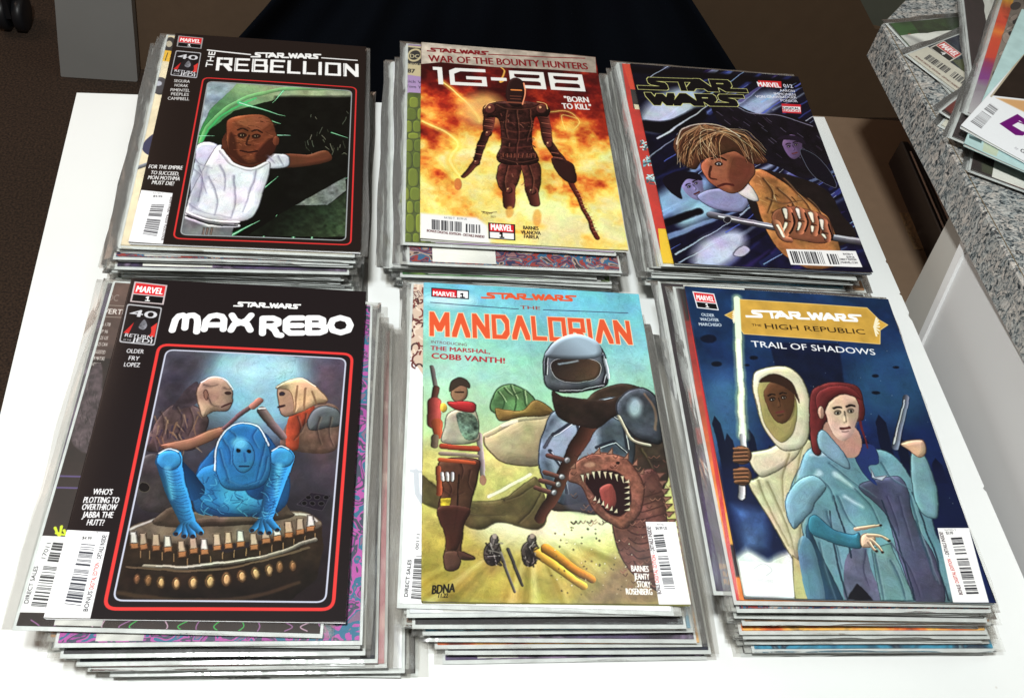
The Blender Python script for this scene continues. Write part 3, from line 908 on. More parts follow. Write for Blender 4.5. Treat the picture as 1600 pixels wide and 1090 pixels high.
def art_streaks(p):
    z = Z(.3853, 930, 60)
    p.poly(z((100, 80), (860, 120), (1180, 980), (300, 920)), (16, 16, 36), col2=(22, 20, 60), g=z((200, 100), (900, 900)), tex=.4)
    streaks(p, 0, [(70, 90, 190), (40, 50, 120), (140, 170, 225), (190, 210, 240), (60, 40, 120), (10, 10, 26)], 90, 5)
    for c, rx, ry, col in (((300, 280), 52, 26, (196, 214, 236)), ((640, 280), 46, 18, (180, 200, 235)), ((500, 850), 46, 26, (214, 222, 250)), ((330, 640), 60, 22, (150, 190, 228)), ((420, 690), 40, 16, (170, 220, 240)), ((820, 520), 16, 10, (150, 150, 230))):
        p.ell(z(c)[0], rx, ry, col, rot=-.5, soft=34, alpha=.9)
    p.line(z((160, 340), (300, 350), (420, 300)), 22, (12, 12, 24), smooth=True, soft=9); p.line(z((230, 760), (420, 690)), 10, (10, 8, 24), soft=6)
    p.line(z((120, 120), (600, 160), (900, 190)), 14, (12, 10, 20), soft=14)
    for i in range(30):
        q_ = random.Random(i + 300); x = q_.uniform(990, 1350); v = q_.uniform(120, 420); L_ = q_.uniform(50, 150); a_ = q_.uniform(-.62, -.48)
        p.line([(x, v), (x + L_ * math.cos(a_), v + L_ * math.sin(a_))], q_.uniform(1.2, 4), q_.choice([(226, 238, 250), (150, 190, 240), (90, 110, 220), (200, 220, 250)]), taper=.5, soft=1.6, alpha=.85)
    # dark cloaked figure behind, plain
    p.poly(z((470, 260), (520, 245), (600, 280), (660, 300), (760, 300), (900, 360), (960, 480), (860, 560), (760, 520), (640, 470), (560, 390), (500, 330)), (26, 20, 34), smooth=True, tex=.5, ti=2)
    q = random.Random(4)
    for i in range(60):
        x = q.uniform(490, 900); yy = 270 + (x - 490) * .3 + q.uniform(-20, 120)
        p.line(z((x, yy), (x + 22, yy + 16)), 1.4, q.choice([(84, 66, 96), (60, 46, 70), (120, 108, 140), (20, 14, 26)]), alpha=.6)
    p.line(z((480, 262), (530, 250), (620, 296), (740, 306), (880, 352)), 2, (190, 190, 215), smooth=True, alpha=.7)
    figure_face(p, z((800, 430))[0], 15, 19, -.25, (118, 92, 140))
    p.poly(z((740, 405), (770, 385), (830, 392), (850, 420), (800, 405)), (40, 28, 50), smooth=True)
    p.poly(z((830, 440), (900, 470), (960, 540), (980, 600), (900, 560), (850, 500)), (24, 20, 38), smooth=True, line=(150, 160, 190))
    figure_face(p, z((395, 590))[0], 16, 22, -.5, (150, 140, 190))
    p.poly(z((275, 560), (330, 530), (410, 535), (430, 565), (370, 560), (345, 600), (350, 640), (300, 610)), (22, 16, 34), smooth=True)
    p.poly(z((410, 630), (480, 600), (620, 620), (600, 690), (480, 680)), (150, 150, 196), smooth=True, sh=.4, line=(50, 50, 80))
    # young man with cropped hair, tan jacket
    p.poly(z((600, 560), (640, 520), (780, 545), (930, 600), (1000, 700), (1060, 800), (900, 860), (760, 830), (640, 700)), (40, 30, 30), smooth=True, tex=.2)
    p.poly(z((620, 560), (665, 520), (740, 560), (830, 620), (900, 680), (960, 740), (1000, 900), (860, 930), (720, 820), (660, 680)), (186, 122, 66), smooth=True, sh=.45, r=20, tex=.3, line=(60, 30, 16))
    for i in range(34):
        x = q.uniform(650, 900); yy = 560 + (x - 650) * .5 + q.uniform(-20, 130)
        p.line(z((x, yy), (x + q.uniform(10, 44), yy + q.uniform(10, 30))), 2.2, q.choice([(90, 46, 22), (60, 30, 18), (222, 160, 96), (232, 200, 160)]), taper=.6, alpha=.75)
    folds(p, [z((680, 560), (720, 620), (700, 700)), z((740, 600), (800, 660), (790, 740)), z((700, 640), (760, 660), (840, 650)), z((760, 560), (840, 640), (880, 700)), z((720, 700), (780, 720), (820, 790)), z((860, 640), (900, 680), (930, 740))], 3, (70, 36, 20), (240, 190, 130), .8)
    p.poly(z((560, 600), (590, 560), (640, 600), (660, 650), (610, 640)), (226, 214, 214), smooth=True, sh=.4, line=(60, 50, 60))
    p.poly(z((430, 500), (480, 455), (600, 450), (650, 520), (620, 580), (560, 620), (500, 600), (450, 560)), (168, 98, 68), smooth=True, sh=.4, r=22, tex=.14, line=(50, 24, 18))
    p.poly(z((560, 470), (640, 500), (610, 580), (560, 610), (540, 540)), (110, 56, 40), smooth=True, soft=12, alpha=.7)
    p.ell(z((500, 500))[0], 6.5, 3.2, (60, 30, 26)); p.ell(z((500, 500))[0], 4, 1.7, (220, 216, 214)); p.ell(z((501, 501))[0], 1.7, 1.6, (30, 20, 30))
    p.line(z((470, 480), (500, 474), (530, 486)), 2.6, (50, 26, 18), smooth=True)
    p.line(z((470, 510), (462, 552), (490, 562)), 2.6, (88, 42, 30), smooth=True, soft=2); p.line(z((498, 592), (525, 582), (556, 586)), 3, (96, 36, 32), smooth=True)
    p.poly(z((330, 470), (318, 410), (350, 360), (430, 335), (520, 350), (590, 390), (650, 440), (700, 492), (640, 500), (600, 470), (560, 450), (500, 470), (440, 480), (410, 520), (370, 510)), (92, 56, 38), smooth=True, sh=.4, r=16, tex=.2, line=(40, 20, 14))
    q = random.Random(21)
    for i in range(150):
        t = q.random()
        x0 = 420 + 110 * t + q.uniform(-20, 20); y0 = 345 + 20 * t + q.uniform(-4, 10)
        g = q.random()
        if g < .45: ex, ey = q.uniform(330, 400), q.uniform(440, 515)
        elif g < .7: ex, ey = q.uniform(420, 520), q.uniform(455, 500)
        else: ex, ey = q.uniform(600, 700), q.uniform(430, 500)
        mx_, my_ = (x0 + ex) / 2 + (q.uniform(-40, -10) if ex < 520 else q.uniform(10, 40)), (y0 + ey) / 2 - q.uniform(10, 36)
        p.line(z((x0, y0), (mx_, my_), (ex, ey)), q.uniform(1.2, 3.2), q.choice([(64, 36, 24), (150, 98, 62), (206, 160, 110), (226, 196, 150), (84, 50, 32), (46, 26, 20), (176, 122, 78)]), smooth=True, taper=.6, alpha=q.uniform(.5, .95), sh=.3)
    p.line(z((330, 420), (350, 362), (430, 338), (520, 352), (590, 392)), 2.2, (246, 232, 210), smooth=True, alpha=.8)
    # staff and fist
    p.line(z((470, 706), (780, 770), (1090, 822)), 11, (110, 108, 120), sh=.6); p.line(z((500, 712), (760, 762)), 3, (236, 236, 244)); p.line(z((960, 790), (1090, 812)), 4, (200, 200, 214))
    p.ell(z((535, 726))[0], 6, 5, (40, 36, 48), line=(210, 210, 220))
    p.poly(z((720, 700), (790, 672), (880, 690), (950, 730), (970, 790), (930, 825), (860, 820), (780, 800), (730, 760)), (150, 88, 62), smooth=True, sh=.3, r=14, line=(50, 26, 20))
    for i, (kx, ky) in enumerate(((778, 690), (832, 690), (884, 706), (930, 738))):
        tip = (kx - 6 + i * 6, ky + 96 - i * 8)
        p.line(z((kx, ky), (kx + 12, ky + 44), tip), 14 - i, (160, 96, 68), smooth=True, taper=11 - i, sh=.55)
        p.line(z((kx - 10, ky - 4), (kx - 1, ky + 30)), 6, (244, 230, 216), taper=3, soft=2)
        p.line(z((kx - 2, ky + 52), (tip[0] - 8, tip[1] - 8)), 4.6, (240, 224, 208), taper=2.6, soft=2)
        p.line(z((kx + 22, ky + 10), (kx + 32, ky + 50), (tip[0] + 20, tip[1])), 1.8, (48, 20, 16), smooth=True)
        p.line(z((kx - 6, ky + 42), (kx + 16, ky + 46)), 1.4, (70, 34, 26))
    p.line(z((735, 742), (762, 800), (792, 812)), 12, (176, 112, 84), smooth=True, taper=9, sh=.5); p.line(z((740, 750), (766, 798)), 4, (244, 230, 216), soft=2)
    p.poly(z((560, 870), (600, 830), (632, 850), (600, 880)), (190, 186, 216), smooth=True, line=(50, 46, 80))
    p.warp(2.4)
    # lettering
    for w, p0, p1, h in (('a', (190, 200), (606, 216), 21), ('b', (225, 262), (606, 272), 20)):
        if w == 'a':
            ln = LOGO[:7]; ww = 7.1
        else:
            ln = [[(x - 7.2, y) for x, y in l] for l in LOGO[7:]]; ww = 6.2
        p.strokes(ln, ww, z(p0)[0], z(p1)[0], h, (12, 10, 14), t=.3, tx=.42, outline=(206, 206, 130))
    p.poly(z((658, 168), (752, 172), (754, 198), (660, 192)), (200, 40, 46)); p.text('MARVEL', z((661, 192))[0], z((751, 197))[0], 8.6, (240, 240, 244), bold=.05)
    p.text('012', z((764, 196))[0], z((801, 198))[0], 6.5, (220, 222, 236), bold=.03)
    for s, a, b, yy in (('AARON', 748, 808, 212), ('IMMONEN', 726, 812, 226), ('VON GRAWBADGER', 652, 816, 237), ('PONSOR', 752, 820, 252)):
        p.text(s, z((a, yy))[0], z((b, yy + 3))[0], 4.4, (225, 225, 236), bold=.03)
    p.poly(z((754, 260), (832, 264), (834, 300), (758, 296)), (196, 40, 50)); p.poly(z((757, 270), (830, 273), (832, 294), (760, 291)), (236, 236, 240))
    p.text('DIGITAL', z((762, 281))[0], z((828, 284))[0], 3.6, (20, 20, 24), bold=.05); p.text('EDITION', z((763, 290))[0], z((829, 293))[0], 3.4, (180, 30, 40), bold=.05)
    p.poly(z((776, 850), (1062, 858), (1090, 926), (796, 914)), (232, 232, 232))
    p.barcode(z((790, 858), (985, 864), (1003, 914), (806, 908)), seed=12, gapat=(.66, .72))
    for s, a, b, yy in (('RATED T', 1012, 1052, 874), ('$3.99 US', 1026, 1058, 886), ('DIRECT EDITION', 1000, 1066, 896), ('MARVEL.COM', 1006, 1072, 909)):
        p.text(s, z((a, yy))[0], z((b, yy + 2))[0], 2.6, (50, 50, 54), bold=.03)

def art_drum(p):
    z = Z(.2477, 200, 430)     # upper half
    y = Z(.325, 60, 700)       # lower half
    fr = [(259, 545), (538, 557), (508, 944), (176, 936)]
    p.rrect([(248, 537), (548, 550), (520, 956), (162, 949)], 22, (214, 56, 54), width=7)
    R = p.rrect(fr, 18, (60, 60, 70))
    sl, sd = p.sdf(R, 3)
    cl = np.zeros((CH, CW)); cl[sl] = np.clip(.5 - sd, 0, 1)
    p.clip = cl
    p.poly(fr, (92, 96, 116), col2=(40, 30, 34), g=[(400, 560), (340, 900)], tex=.3, ti=1)
    p.ell((405, 600), 95, 75, (134, 190, 214), soft=90, alpha=.95)
    p.ell((405, 570), 60, 30, (176, 218, 232), soft=60, alpha=.7)
    p.poly([(255, 545), (330, 550), (250, 700), (190, 800)], (70, 62, 74), soft=60, alpha=.8, tex=.3)
    p.poly([(480, 555), (540, 560), (520, 760), (470, 700)], (92, 72, 84), soft=60, alpha=.8, tex=.3)
    # two people facing each other
    p.poly(z((90, 1090), (150, 950), (230, 830), (330, 790), (440, 830), (500, 900), (470, 1000), (400, 1090)), (92, 72, 74), smooth=True, sh=.4, r=24, tex=.4, ti=2, line=(40, 30, 40))
    for i in range(40):
        q = random.Random(i + 7); x = q.uniform(130, 440); yy = q.uniform(850, 1080)
        p.line(z((x, yy), (x + q.uniform(-30, 50), yy + q.uniform(30, 90))), 2.6, q.choice([(60, 52, 84), (150, 112, 80), (110, 90, 96), (48, 40, 56), (170, 140, 110)]), taper=1, smooth=False, alpha=.65, soft=2)
    p.poly(z((200, 1060), (400, 1010), (540, 950), (600, 940), (600, 990), (430, 1070), (300, 1100)), (158, 106, 84), smooth=True, sh=.4, line=(70, 40, 40))
    p.poly(z((330, 740), (420, 660), (440, 720), (420, 800), (340, 830), (270, 830)), (84, 70, 80), smooth=True, tex=.4)
    p.poly(z((440, 850), (420, 740), (450, 660), (530, 630), (610, 650), (650, 710), (650, 760), (645, 800), (610, 850), (520, 850), (470, 890)), (176, 142, 122), smooth=True, sh=.42, r=18, tex=.22, line=(66, 44, 44))
    p.line(z((450, 665), (530, 632), (610, 652), (652, 712)), 2.6, (236, 240, 246), smooth=True, alpha=.85)
    p.ell(z((485, 740))[0], 4, 8, (140, 104, 88), line=(80, 50, 46)); p.ell(z((622, 735))[0], 5, 2.4, (70, 46, 44)); p.line(z((580, 822), (635, 800)), 2.4, (90, 44, 44))
    p.poly(z((1300, 1090), (1320, 850), (1250, 790), (1120, 830), (1010, 900), (960, 1000), (980, 1090)), (110, 84, 74), smooth=True, sh=.4, tex=.4, ti=2)
    p.poly(z((1010, 870), (1150, 800), (1160, 870), (1080, 960), (1060, 1090), (990, 1060)), (176, 72, 44), smooth=True, sh=.45, tex=.2)
    p.poly(z((1120, 900), (1160, 830), (1240, 805), (1320, 840), (1330, 930), (1250, 950), (1140, 970)), (100, 104, 112), smooth=True, sh=.5, r=20, line=(40, 36, 44))
    p.poly(z((925, 730), (940, 690), (1010, 655), (1100, 650), (1190, 700), (1240, 790), (1150, 800), (1080, 850), (1000, 880), (950, 860), (935, 800)), (168, 132, 112), smooth=True, sh=.4, line=(70, 44, 44))
    p.poly(z((915, 705), (980, 660), (1080, 636), (1170, 680), (1250, 770), (1180, 800), (1120, 830), (1040, 860), (1030, 780), (1000, 720)), (206, 172, 134), smooth=True, sh=.4, r=16, tex=.18, line=(110, 74, 54))
    for a, b in (((1060, 690), (1040, 850)), ((1110, 700), (1100, 840)), ((1150, 720), (1180, 800))):
        p.line(z(a, b), 2.4, (140, 102, 76), alpha=.8, soft=2)
    p.line(z((925, 700), (1010, 655), (1090, 640), (1170, 685)), 2.4, (244, 236, 220), smooth=True, alpha=.8)
    p.ell(z((960, 742))[0], 5, 3, (60, 50, 66)); p.line(z((935, 820), (975, 812)), 2.6, (70, 40, 50))
    folds(p, [z((200, 850), (230, 930), (210, 1020)), z((300, 820), (330, 900), (300, 1000)), z((380, 830), (400, 920), (370, 1000)), z((1200, 880), (1180, 960), (1210, 1050)), z((1270, 880), (1260, 980), (1290, 1060)), z((1060, 880), (1080, 960), (1040, 1030)), z((1110, 860), (1100, 930), (1080, 980)), z((470, 680), (520, 690), (560, 680)), z((500, 760), (520, 800), (560, 820)), z((600, 700), (625, 712), (645, 706))], 2.4, (44, 30, 34), (206, 176, 150), .6)
    p.line(z((590, 950), (700, 860), (790, 790)), 6, (122, 88, 96), taper=7, sh=.5); p.line(z((775, 810), (815, 780)), 11, (176, 118, 108), sh=.4)
    p.line(z((830, 840), (900, 930), (970, 1010)), 13, (112, 94, 94), taper=11, sh=.5); p.line(z((812, 828), (850, 828)), 3, (235, 235, 240), smooth=True)
    # clutter at the sides
    p.poly(y((480, 60), (560, 20), (600, 120), (640, 280), (560, 300), (470, 260)), (74, 66, 68), smooth=True, sh=.4, tex=.3)
    p.ell(y((500, 180))[0], 9, 8, (34, 28, 30), line=(120, 110, 96))
    p.poly(y((1230, 270), (1300, 205), (1400, 220), (1360, 300)), (42, 34, 48), line=(84, 74, 84))
    for i in range(3):
        for j in range(2): p.ell(y((1290 + i * 42 - j * 20, 232 + j * 30))[0], 5, 4, (20, 16, 22), line=(90, 84, 90))
    # the drum
    p.poly(y((425, 400), (900, 500), (1360, 380), (1370, 480), (1330, 640), (1180, 760), (400, 760), (360, 640)), (58, 44, 32), tex=.35, ti=2, col2=(30, 22, 20), g=y((800, 520), (800, 760)))
    p.poly(y((430, 390), (500, 340), (700, 300), (1000, 290), (1250, 300), (1340, 340), (1340, 390), (1100, 440), (800, 460), (560, 440)), (116, 100, 84), smooth=True, sh=.35, tex=.3, line=(60, 44, 36))
    p.line(y((440, 380), (560, 330), (640, 318)), 4, (206, 202, 196), smooth=True, alpha=.8, soft=3); p.line(y((1200, 312), (1290, 322), (1330, 350)), 4, (214, 208, 196), smooth=True, alpha=.8, soft=3)
    p.poly(y((560, 360), (600, 290), (660, 280), (700, 330), (900, 330), (1060, 320), (1160, 250), (1200, 290), (1200, 330), (900, 372)), (84, 68, 56), smooth=True, sh=.4, tex=.3)
    keys = [(455, 455), (500, 462), (560, 468), (615, 476), (680, 500), (735, 486), (788, 492), (850, 470), (905, 462), (965, 455), (1030, 470), (1085, 440), (1140, 430), (1195, 412), (1250, 400), (1300, 385)]
    for i, (x, yy) in enumerate(keys):
        p.poly(y((x - 20, yy - 66), (x + 16, yy - 66), (x + 24, yy), (x - 22, yy + 4)), (190, 166, 140) if i % 3 else (212, 206, 196), sh=.3, r=5, line=(50, 34, 26), lw=2)
        p.poly(y((x - 22, yy - 8), (x + 24, yy - 12), (x + 22, yy + 18), (x - 20, yy + 22)), (176, 116, 70), sh=.4, r=4, line=(50, 30, 20))
        p.line(y((x + 28, yy + 26), (x + 28, yy + 62)), 1.6, (170, 130, 84), alpha=.8)
    p.line(y((500, 560), (700, 568), (900, 552), (1100, 520), (1330, 440)), 6, (150, 140, 124), smooth=True, sh=.5); p.line(y((560, 560), (720, 566), (900, 550), (1060, 525)), 2, (232, 226, 210), smooth=True, alpha=.7)
    p.line(y((420, 560), (700, 585), (960, 570), (1300, 480)), 3, (110, 90, 66), smooth=True)
    for i, (x, yy) in enumerate([(470, 625), (525, 632), (585, 640), (660, 645), (742, 645), (820, 640), (900, 630), (972, 620), (1038, 608), (1102, 592), (1152, 576), (1215, 568)]):
        d = abs(i - 5.5)
        p.ell(y((x, yy))[0], 9 - d * .5, 12 - d * .4, (120, 88, 54), sh=.6, r=5, line=(40, 26, 16))
        p.ell(y((x + 2, yy))[0], 5 - d * .3, 8 - d * .4, (206, 168, 110) if d < 4 else (150, 108, 66), sh=.5, r=4)
    p.line(y((380, 690), (700, 730), (1000, 720), (1250, 650)), 5, (96, 72, 50), smooth=True, alpha=.6, soft=4)
    # plain figure in a blue hooded suit, sitting
    B1 = (36, 126, 182); B2 = (18, 72, 122)
    OUT = (16, 52, 96)
    p.poly([(300, 744), (330, 700), (365, 665), (410, 672), (440, 720), (452, 760), (430, 800), (330, 805), (300, 790)], (24, 92, 148), smooth=True, sh=.4, r=20, line=OUT)
    p.poly([(302, 740), (340, 720), (400, 735), (430, 720), (436, 770), (400, 800), (350, 800), (310, 780)], B1, smooth=True, sh=.35, r=26, tex=.12, line=OUT)
    p.ell((375, 770), 34, 22, (70, 178, 216), soft=26, alpha=.75)
    for s, k, f in ((1, (262, 716), (292, 812)), (-1, (436, 712), (412, 808))):
        p.line([(k[0] + 34 * s, k[1] + 48), (k[0] + 6 * s, k[1] + 8)], 34, B2, taper=28, sh=.3)
        p.line([k, (k[0] + 8 * s, k[1] + 40), f], 36, B1, taper=19, sh=.38, smooth=True)
        p.ell(k, 20, 16, (48, 146, 200), sh=.4, r=14, line=OUT)
        p.line([(k[0] - 3, k[1] + 14), (k[0] + 6 * s, k[1] + 60)], 9, (92, 194, 226), taper=5, soft=9, alpha=.75)
        p.line([(k[0] - 15, k[1] - 11), (k[0], k[1] - 18), (k[0] + 14, k[1] - 12)], 2.4, (236, 246, 250), smooth=True, alpha=.9)
        for j in (-1, 0, 1, 2):
            e = (f[0] + (j - .5) * 13, f[1] + 24 - abs(j - .5) * 4)
            p.line([(f[0] + (j - .5) * 5, f[1] + 4), e], 10, B1, taper=8, sh=.4); p.ell((e[0], e[1] + 1), 3.4, 3, (52, 40, 52))
    for i in range(70):
        q = random.Random(i + 500); x = q.uniform(310, 430); v = q.uniform(735, 800)
        p.line([(x, v), (x + q.uniform(-9, 9), v + q.uniform(2, 9)), (x + q.uniform(-12, 12), v + q.uniform(6, 14))], q.uniform(.8, 2), q.choice([(14, 60, 110), (90, 190, 220), (20, 80, 130)]), smooth=True, alpha=.45)
    for k0 in (262, 436):
        for i in range(16):
            q = random.Random(i + k0); v = 730 + i * 5; x = k0 + (v - 720) * (.3 if k0 < 300 else -.25)
            p.line([(x - 10, v), (x, v + q.uniform(1, 4)), (x + 10, v)], .9, (14, 60, 110), smooth=True, alpha=.5)
    p.poly([(335, 735), (338, 690), (352, 664), (378, 655), (402, 662), (416, 690), (420, 735), (402, 760), (352, 762)], (34, 122, 180), smooth=True, sh=.5, r=18, line=OUT)
    p.line([(334, 732), (338, 692), (352, 666), (378, 657), (402, 664), (416, 692)], 2.8, (236, 248, 252), smooth=True, alpha=.9)
    folds(p, [[(342, 700), (350, 730), (356, 752)], [(346, 684), (356, 700), (358, 722)], [(410, 690), (404, 720), (398, 748)], [(414, 712), (410, 735), (402, 752)], [(356, 670), (366, 678), (360, 692)], [(398, 668), (392, 680), (400, 696)], [(352, 748), (378, 756), (402, 748)]], 2.6, (14, 62, 112), (110, 196, 228), .7)
    p.ell((378, 710), 18, 26, (44, 134, 184), sh=.3, r=10, line=(18, 60, 104)); p.ell((372, 690), 12, 10, (104, 204, 232), soft=12, alpha=.8)
    p.ell((370, 702), 3.2, 2.8, (20, 24, 36)); p.ell((387, 703), 3.2, 2.8, (20, 24, 36)); p.line([(379, 706), (380, 718)], 3, (34, 104, 160), soft=2); p.line([(371, 726), (386, 726)], 2.2, (20, 60, 100))
    p.warp(2.2)
    p.clip = None
    p.rrect(fr, 18, (186, 190, 208), width=3.6)
    p.brand_box([(211, 441), (261, 446), (255, 476), (204, 472)], border=(190, 176, 178))
    forty(p, [(200, 475), (253, 480), (241, 539), (187, 534)])
    for s, a, b, yy in (('OLDER', 198, 224, 550), ('FRY', 201, 217, 561), ('LOPEZ', 194, 218, 571)):
        p.text(s, (a, yy), (b, yy + 1), 7.4, (220, 220, 224), bold=.03)
    p.logo((363, 478), (465, 481), 10, (240, 240, 240))
    Wt = (240, 240, 242)
    p.title('max', (268, 515), (388, 514), 27, Wt, t=.36, gap=.30, round_=True)
    p.title('rebo', (407, 519), (545, 516), 27, Wt, t=.36, gap=.30, round_=True)
    for s, a, b, yy in (("WHO'S", 146, 175, 769), ('PLOTTING TO', 131, 185, 782), ('OVERTHROW', 129, 182, 793), ('JABBA THE', 129, 176, 805), ('HUTT?', 136, 162, 817)):
        p.text(s, (a, yy), (b, yy + .8), 8.6, (238, 238, 240), bold=.04, shear=.12)
    p.poly([(104, 824), (171, 828), (141, 964), (66, 962)], (244, 244, 246))
    p.barcode([(102, 941), (128, 846), (149, 848), (127, 944)], seed=21, gapat=(.58, .64), short=False, col=(60, 62, 70))
    p.text('BONUS', (137, 953), (145, 921), 5.4, (50, 50, 54), bold=.03); p.text('DIGITAL EDITION', (146, 918), (156, 876), 5.4, (190, 60, 56), bold=.02)
    p.text('- DETAILS INSIDE!', (157, 873), (167, 833), 5.4, (50, 50, 54), bold=.03)
    p.text('$4.99', (129, 839), (143, 840), 4, (60, 60, 60), bold=.03); p.text('T', (150, 832), (153, 832), 3.6, (60, 60, 60))

def art_desert(p):
    z = Z(.2477, 640, 430)
    y = Z(.28125, 640, 680)
    p.poly([(655, 440), (1000, 455), (1085, 955), (655, 945)], (110, 200, 222), col2=(196, 222, 158), g=[(820, 460), (800, 720)])
    p.poly([(640, 690), (1060, 690), (1090, 960), (640, 950)], (206, 204, 118), col2=(172, 146, 52), g=[(800, 760), (700, 940)], soft=60, tex=.2)
    q = random.Random(8)
    for i in range(46):
        a = q.uniform(.35, 2.75)
        p.line([(830 + 20 * math.cos(a), 820 + 8 * math.sin(a)), (830 + 300 * math.cos(a), 820 + 200 * math.sin(a))], 1.5, q.choice([(150, 132, 46), (226, 216, 136), (120, 112, 44), (196, 176, 84)]), taper=11, soft=6, alpha=.30)
    p.ell((860, 820), 120, 34, (238, 236, 200), soft=60, alpha=.85)
    p.ell((700, 470), 40, 10, (214, 242, 246), soft=30, alpha=.7)
    p.poly([(950, 650), (1035, 640), (1060, 760), (1010, 800), (930, 760)], (214, 214, 140), soft=50, alpha=.8, tex=.2)
    p.poly([(1010, 850), (1060, 840), (1078, 950), (900, 950), (960, 880)], (146, 122, 92), soft=40, alpha=.8, tex=.3)
    # cloak
    p.poly(y((60, 215), (170, 300), (330, 360), (520, 350), (640, 260), (700, 240), (760, 430), (700, 520), (500, 480), (360, 520), (200, 420), (60, 350)), (104, 92, 56), smooth=True, sh=.35, tex=.3, soft=4, line=(60, 52, 30))
    p.line(y((430, 340), (520, 300), (620, 240), (660, 215)), 5, (232, 232, 196), smooth=True, soft=3)
    p.poly([(905, 640), (960, 600), (1010, 612), (1032, 660), (1045, 740), (1000, 800), (900, 800), (850, 780)], (70, 56, 46), smooth=True, sh=.3, tex=.35, ti=2)
    folds(p, [y((120, 260), (220, 340), (360, 400)), y((240, 380), (360, 440), (520, 440)), y((520, 360), (600, 340), (680, 280)), y((600, 480), (680, 400), (720, 320)), [(900, 640), (950, 625), (1000, 632)], [(890, 660), (940, 650), (985, 655)], [(1000, 700), (1020, 740), (1020, 780)]], 3.2, (46, 38, 24), (176, 160, 110), .7)
    # round pod
    p.poly(z((470, 1010), (540, 960), (700, 890), (880, 880), (960, 900), (900, 1090), (820, 1200), (600, 1190), (480, 1090)), (176, 164, 124), smooth=True, sh=.45, r=40, tex=.12, line=(90, 76, 50), lw=2.5)
    p.line(z((480, 1010), (620, 935), (780, 895), (880, 880)), 8, (214, 204, 160), smooth=True, sh=.3); p.line(z((575, 950), (670, 925)), 5, (236, 232, 206), alpha=.9)
    p.poly([(764, 640), (768, 618), (780, 604), (798, 600), (818, 608), (832, 622), (838, 640), (812, 650), (784, 650)], (96, 140, 88), smooth=True, sh=.5, r=14, tex=.3, line=(40, 66, 40), lw=2.4)
    for a, b, c_ in (((776, 612), (786, 628), (780, 646)), ((796, 602), (804, 622), (800, 646)), ((816, 610), (818, 630), (826, 642)), ((786, 606), (796, 616), (812, 612))): p.line([a, b, c_], 2.0, (56, 92, 56), smooth=True, alpha=.8); p.line([(a[0] + 3, a[1]), (b[0] + 3, b[1])], 2.4, (170, 206, 150), alpha=.7, soft=2)
    p.poly(z((530, 840), (600, 850), (700, 850), (780, 790), (880, 840), (880, 880), (700, 900), (560, 920)), (140, 112, 56), smooth=True, sh=.4, r=16, tex=.15, line=(70, 50, 24))
    # small walking figure in brown and red
    p.line(z((135, 580), (160, 720)), 6, (110, 104, 98), sh=.4); p.line(z((160, 715), (150, 780)), 9, (96, 60, 50), sh=.4)
    p.line(z((155, 810), (150, 930)), 20, (158, 70, 62), taper=17, sh=.5); p.line(z((170, 930), (180, 1010)), 15, (182, 84, 50), taper=11, sh=.4); p.line(z((160, 1020), (155, 1070)), 10, (112, 96, 78), sh=.4)
    p.line([(748, 680), (752, 742)], 9, (150, 140, 136), taper=7, sh=.4); p.ell((752, 750), 5, 8, (176, 128, 104))
    p.poly(y((168, 140), (370, 130), (372, 230), (350, 330), (330, 420), (300, 500), (290, 600), (285, 660), (240, 700), (190, 660), (200, 560), (165, 480), (160, 380), (175, 280)), (96, 62, 46), smooth=True, sh=.42, r=20, tex=.25, ti=2, line=(46, 28, 22), lw=2.2)
    folds(p, [y((200, 240), (230, 290), (220, 330)), y((330, 200), (320, 260), (340, 300)), y((190, 420), (220, 460), (210, 520)), y((300, 420), (280, 470), (290, 520)), y((230, 560), (250, 600), (240, 640)), y((280, 160), (290, 200), (280, 240)), y((180, 300), (240, 330), (300, 320)), y((200, 500), (240, 520), (290, 505))], 2.2, (44, 24, 20), (160, 112, 88), .75)
    p.line(y((270, 220), (262, 420), (240, 520)), 2, (50, 30, 24), smooth=True)
    p.poly(y((160, 400), (330, 400), (300, 500), (270, 620), (210, 640), (195, 560)), (76, 42, 34), smooth=True, sh=.5, r=12, alpha=.9)
    p.poly(y((190, 640), (270, 640), (284, 700), (262, 742), (205, 738)), (100, 66, 56), smooth=True, sh=.4, line=(46, 28, 22)); p.poly(y((270, 635), (350, 670), (352, 690), (280, 686)), (82, 54, 46), smooth=True, sh=.4, line=(46, 28, 22))
    p.poly(z((240, 870), (380, 830), (430, 900), (436, 980), (420, 1050), (210, 1060), (215, 960)), (172, 168, 146), smooth=True, sh=.4, r=16, tex=.1, line=(70, 66, 54))
    p.poly(z((290, 880), (380, 870), (430, 930), (420, 1030), (330, 1020)), (104, 130, 112), smooth=True, sh=.4, r=12, tex=.7, ti=3)
    p.line(y((180, 62), (370, 74)), 8, (168, 64, 40), sh=.3); p.line(y((172, 100), (370, 112)), 6, (150, 134, 114), sh=.3); p.line(y((168, 135), (350, 152)), 6, (190, 86, 44), sh=.3)
    p.line(y((160, 180), (160, 320)), 7, (152, 74, 44), sh=.4)
    for x in (180, 207, 234): p.line(y((x, 210), (x, 245)), 5, (206, 206, 206), sh=.4)
    p.poly(y((170, 345), (230, 345), (225, 385), (175, 388)), (214, 190, 40), tex=.4, ti=3)
    p.ell((716, 612), 13, 17, (150, 112, 88), sh=.4, r=9, line=(60, 36, 30)); p.poly([(701, 612), (703, 596), (717, 590), (731, 597), (732, 606), (716, 602)], (72, 60, 50), smooth=True)
    p.line([(710, 612), (722, 612)], 1.8, (50, 30, 26)); p.poly(z((240, 800), (390, 800), (410, 850), (380, 868), (280, 845)), (176, 46, 50), smooth=True, sh=.4, line=(84, 20, 26))
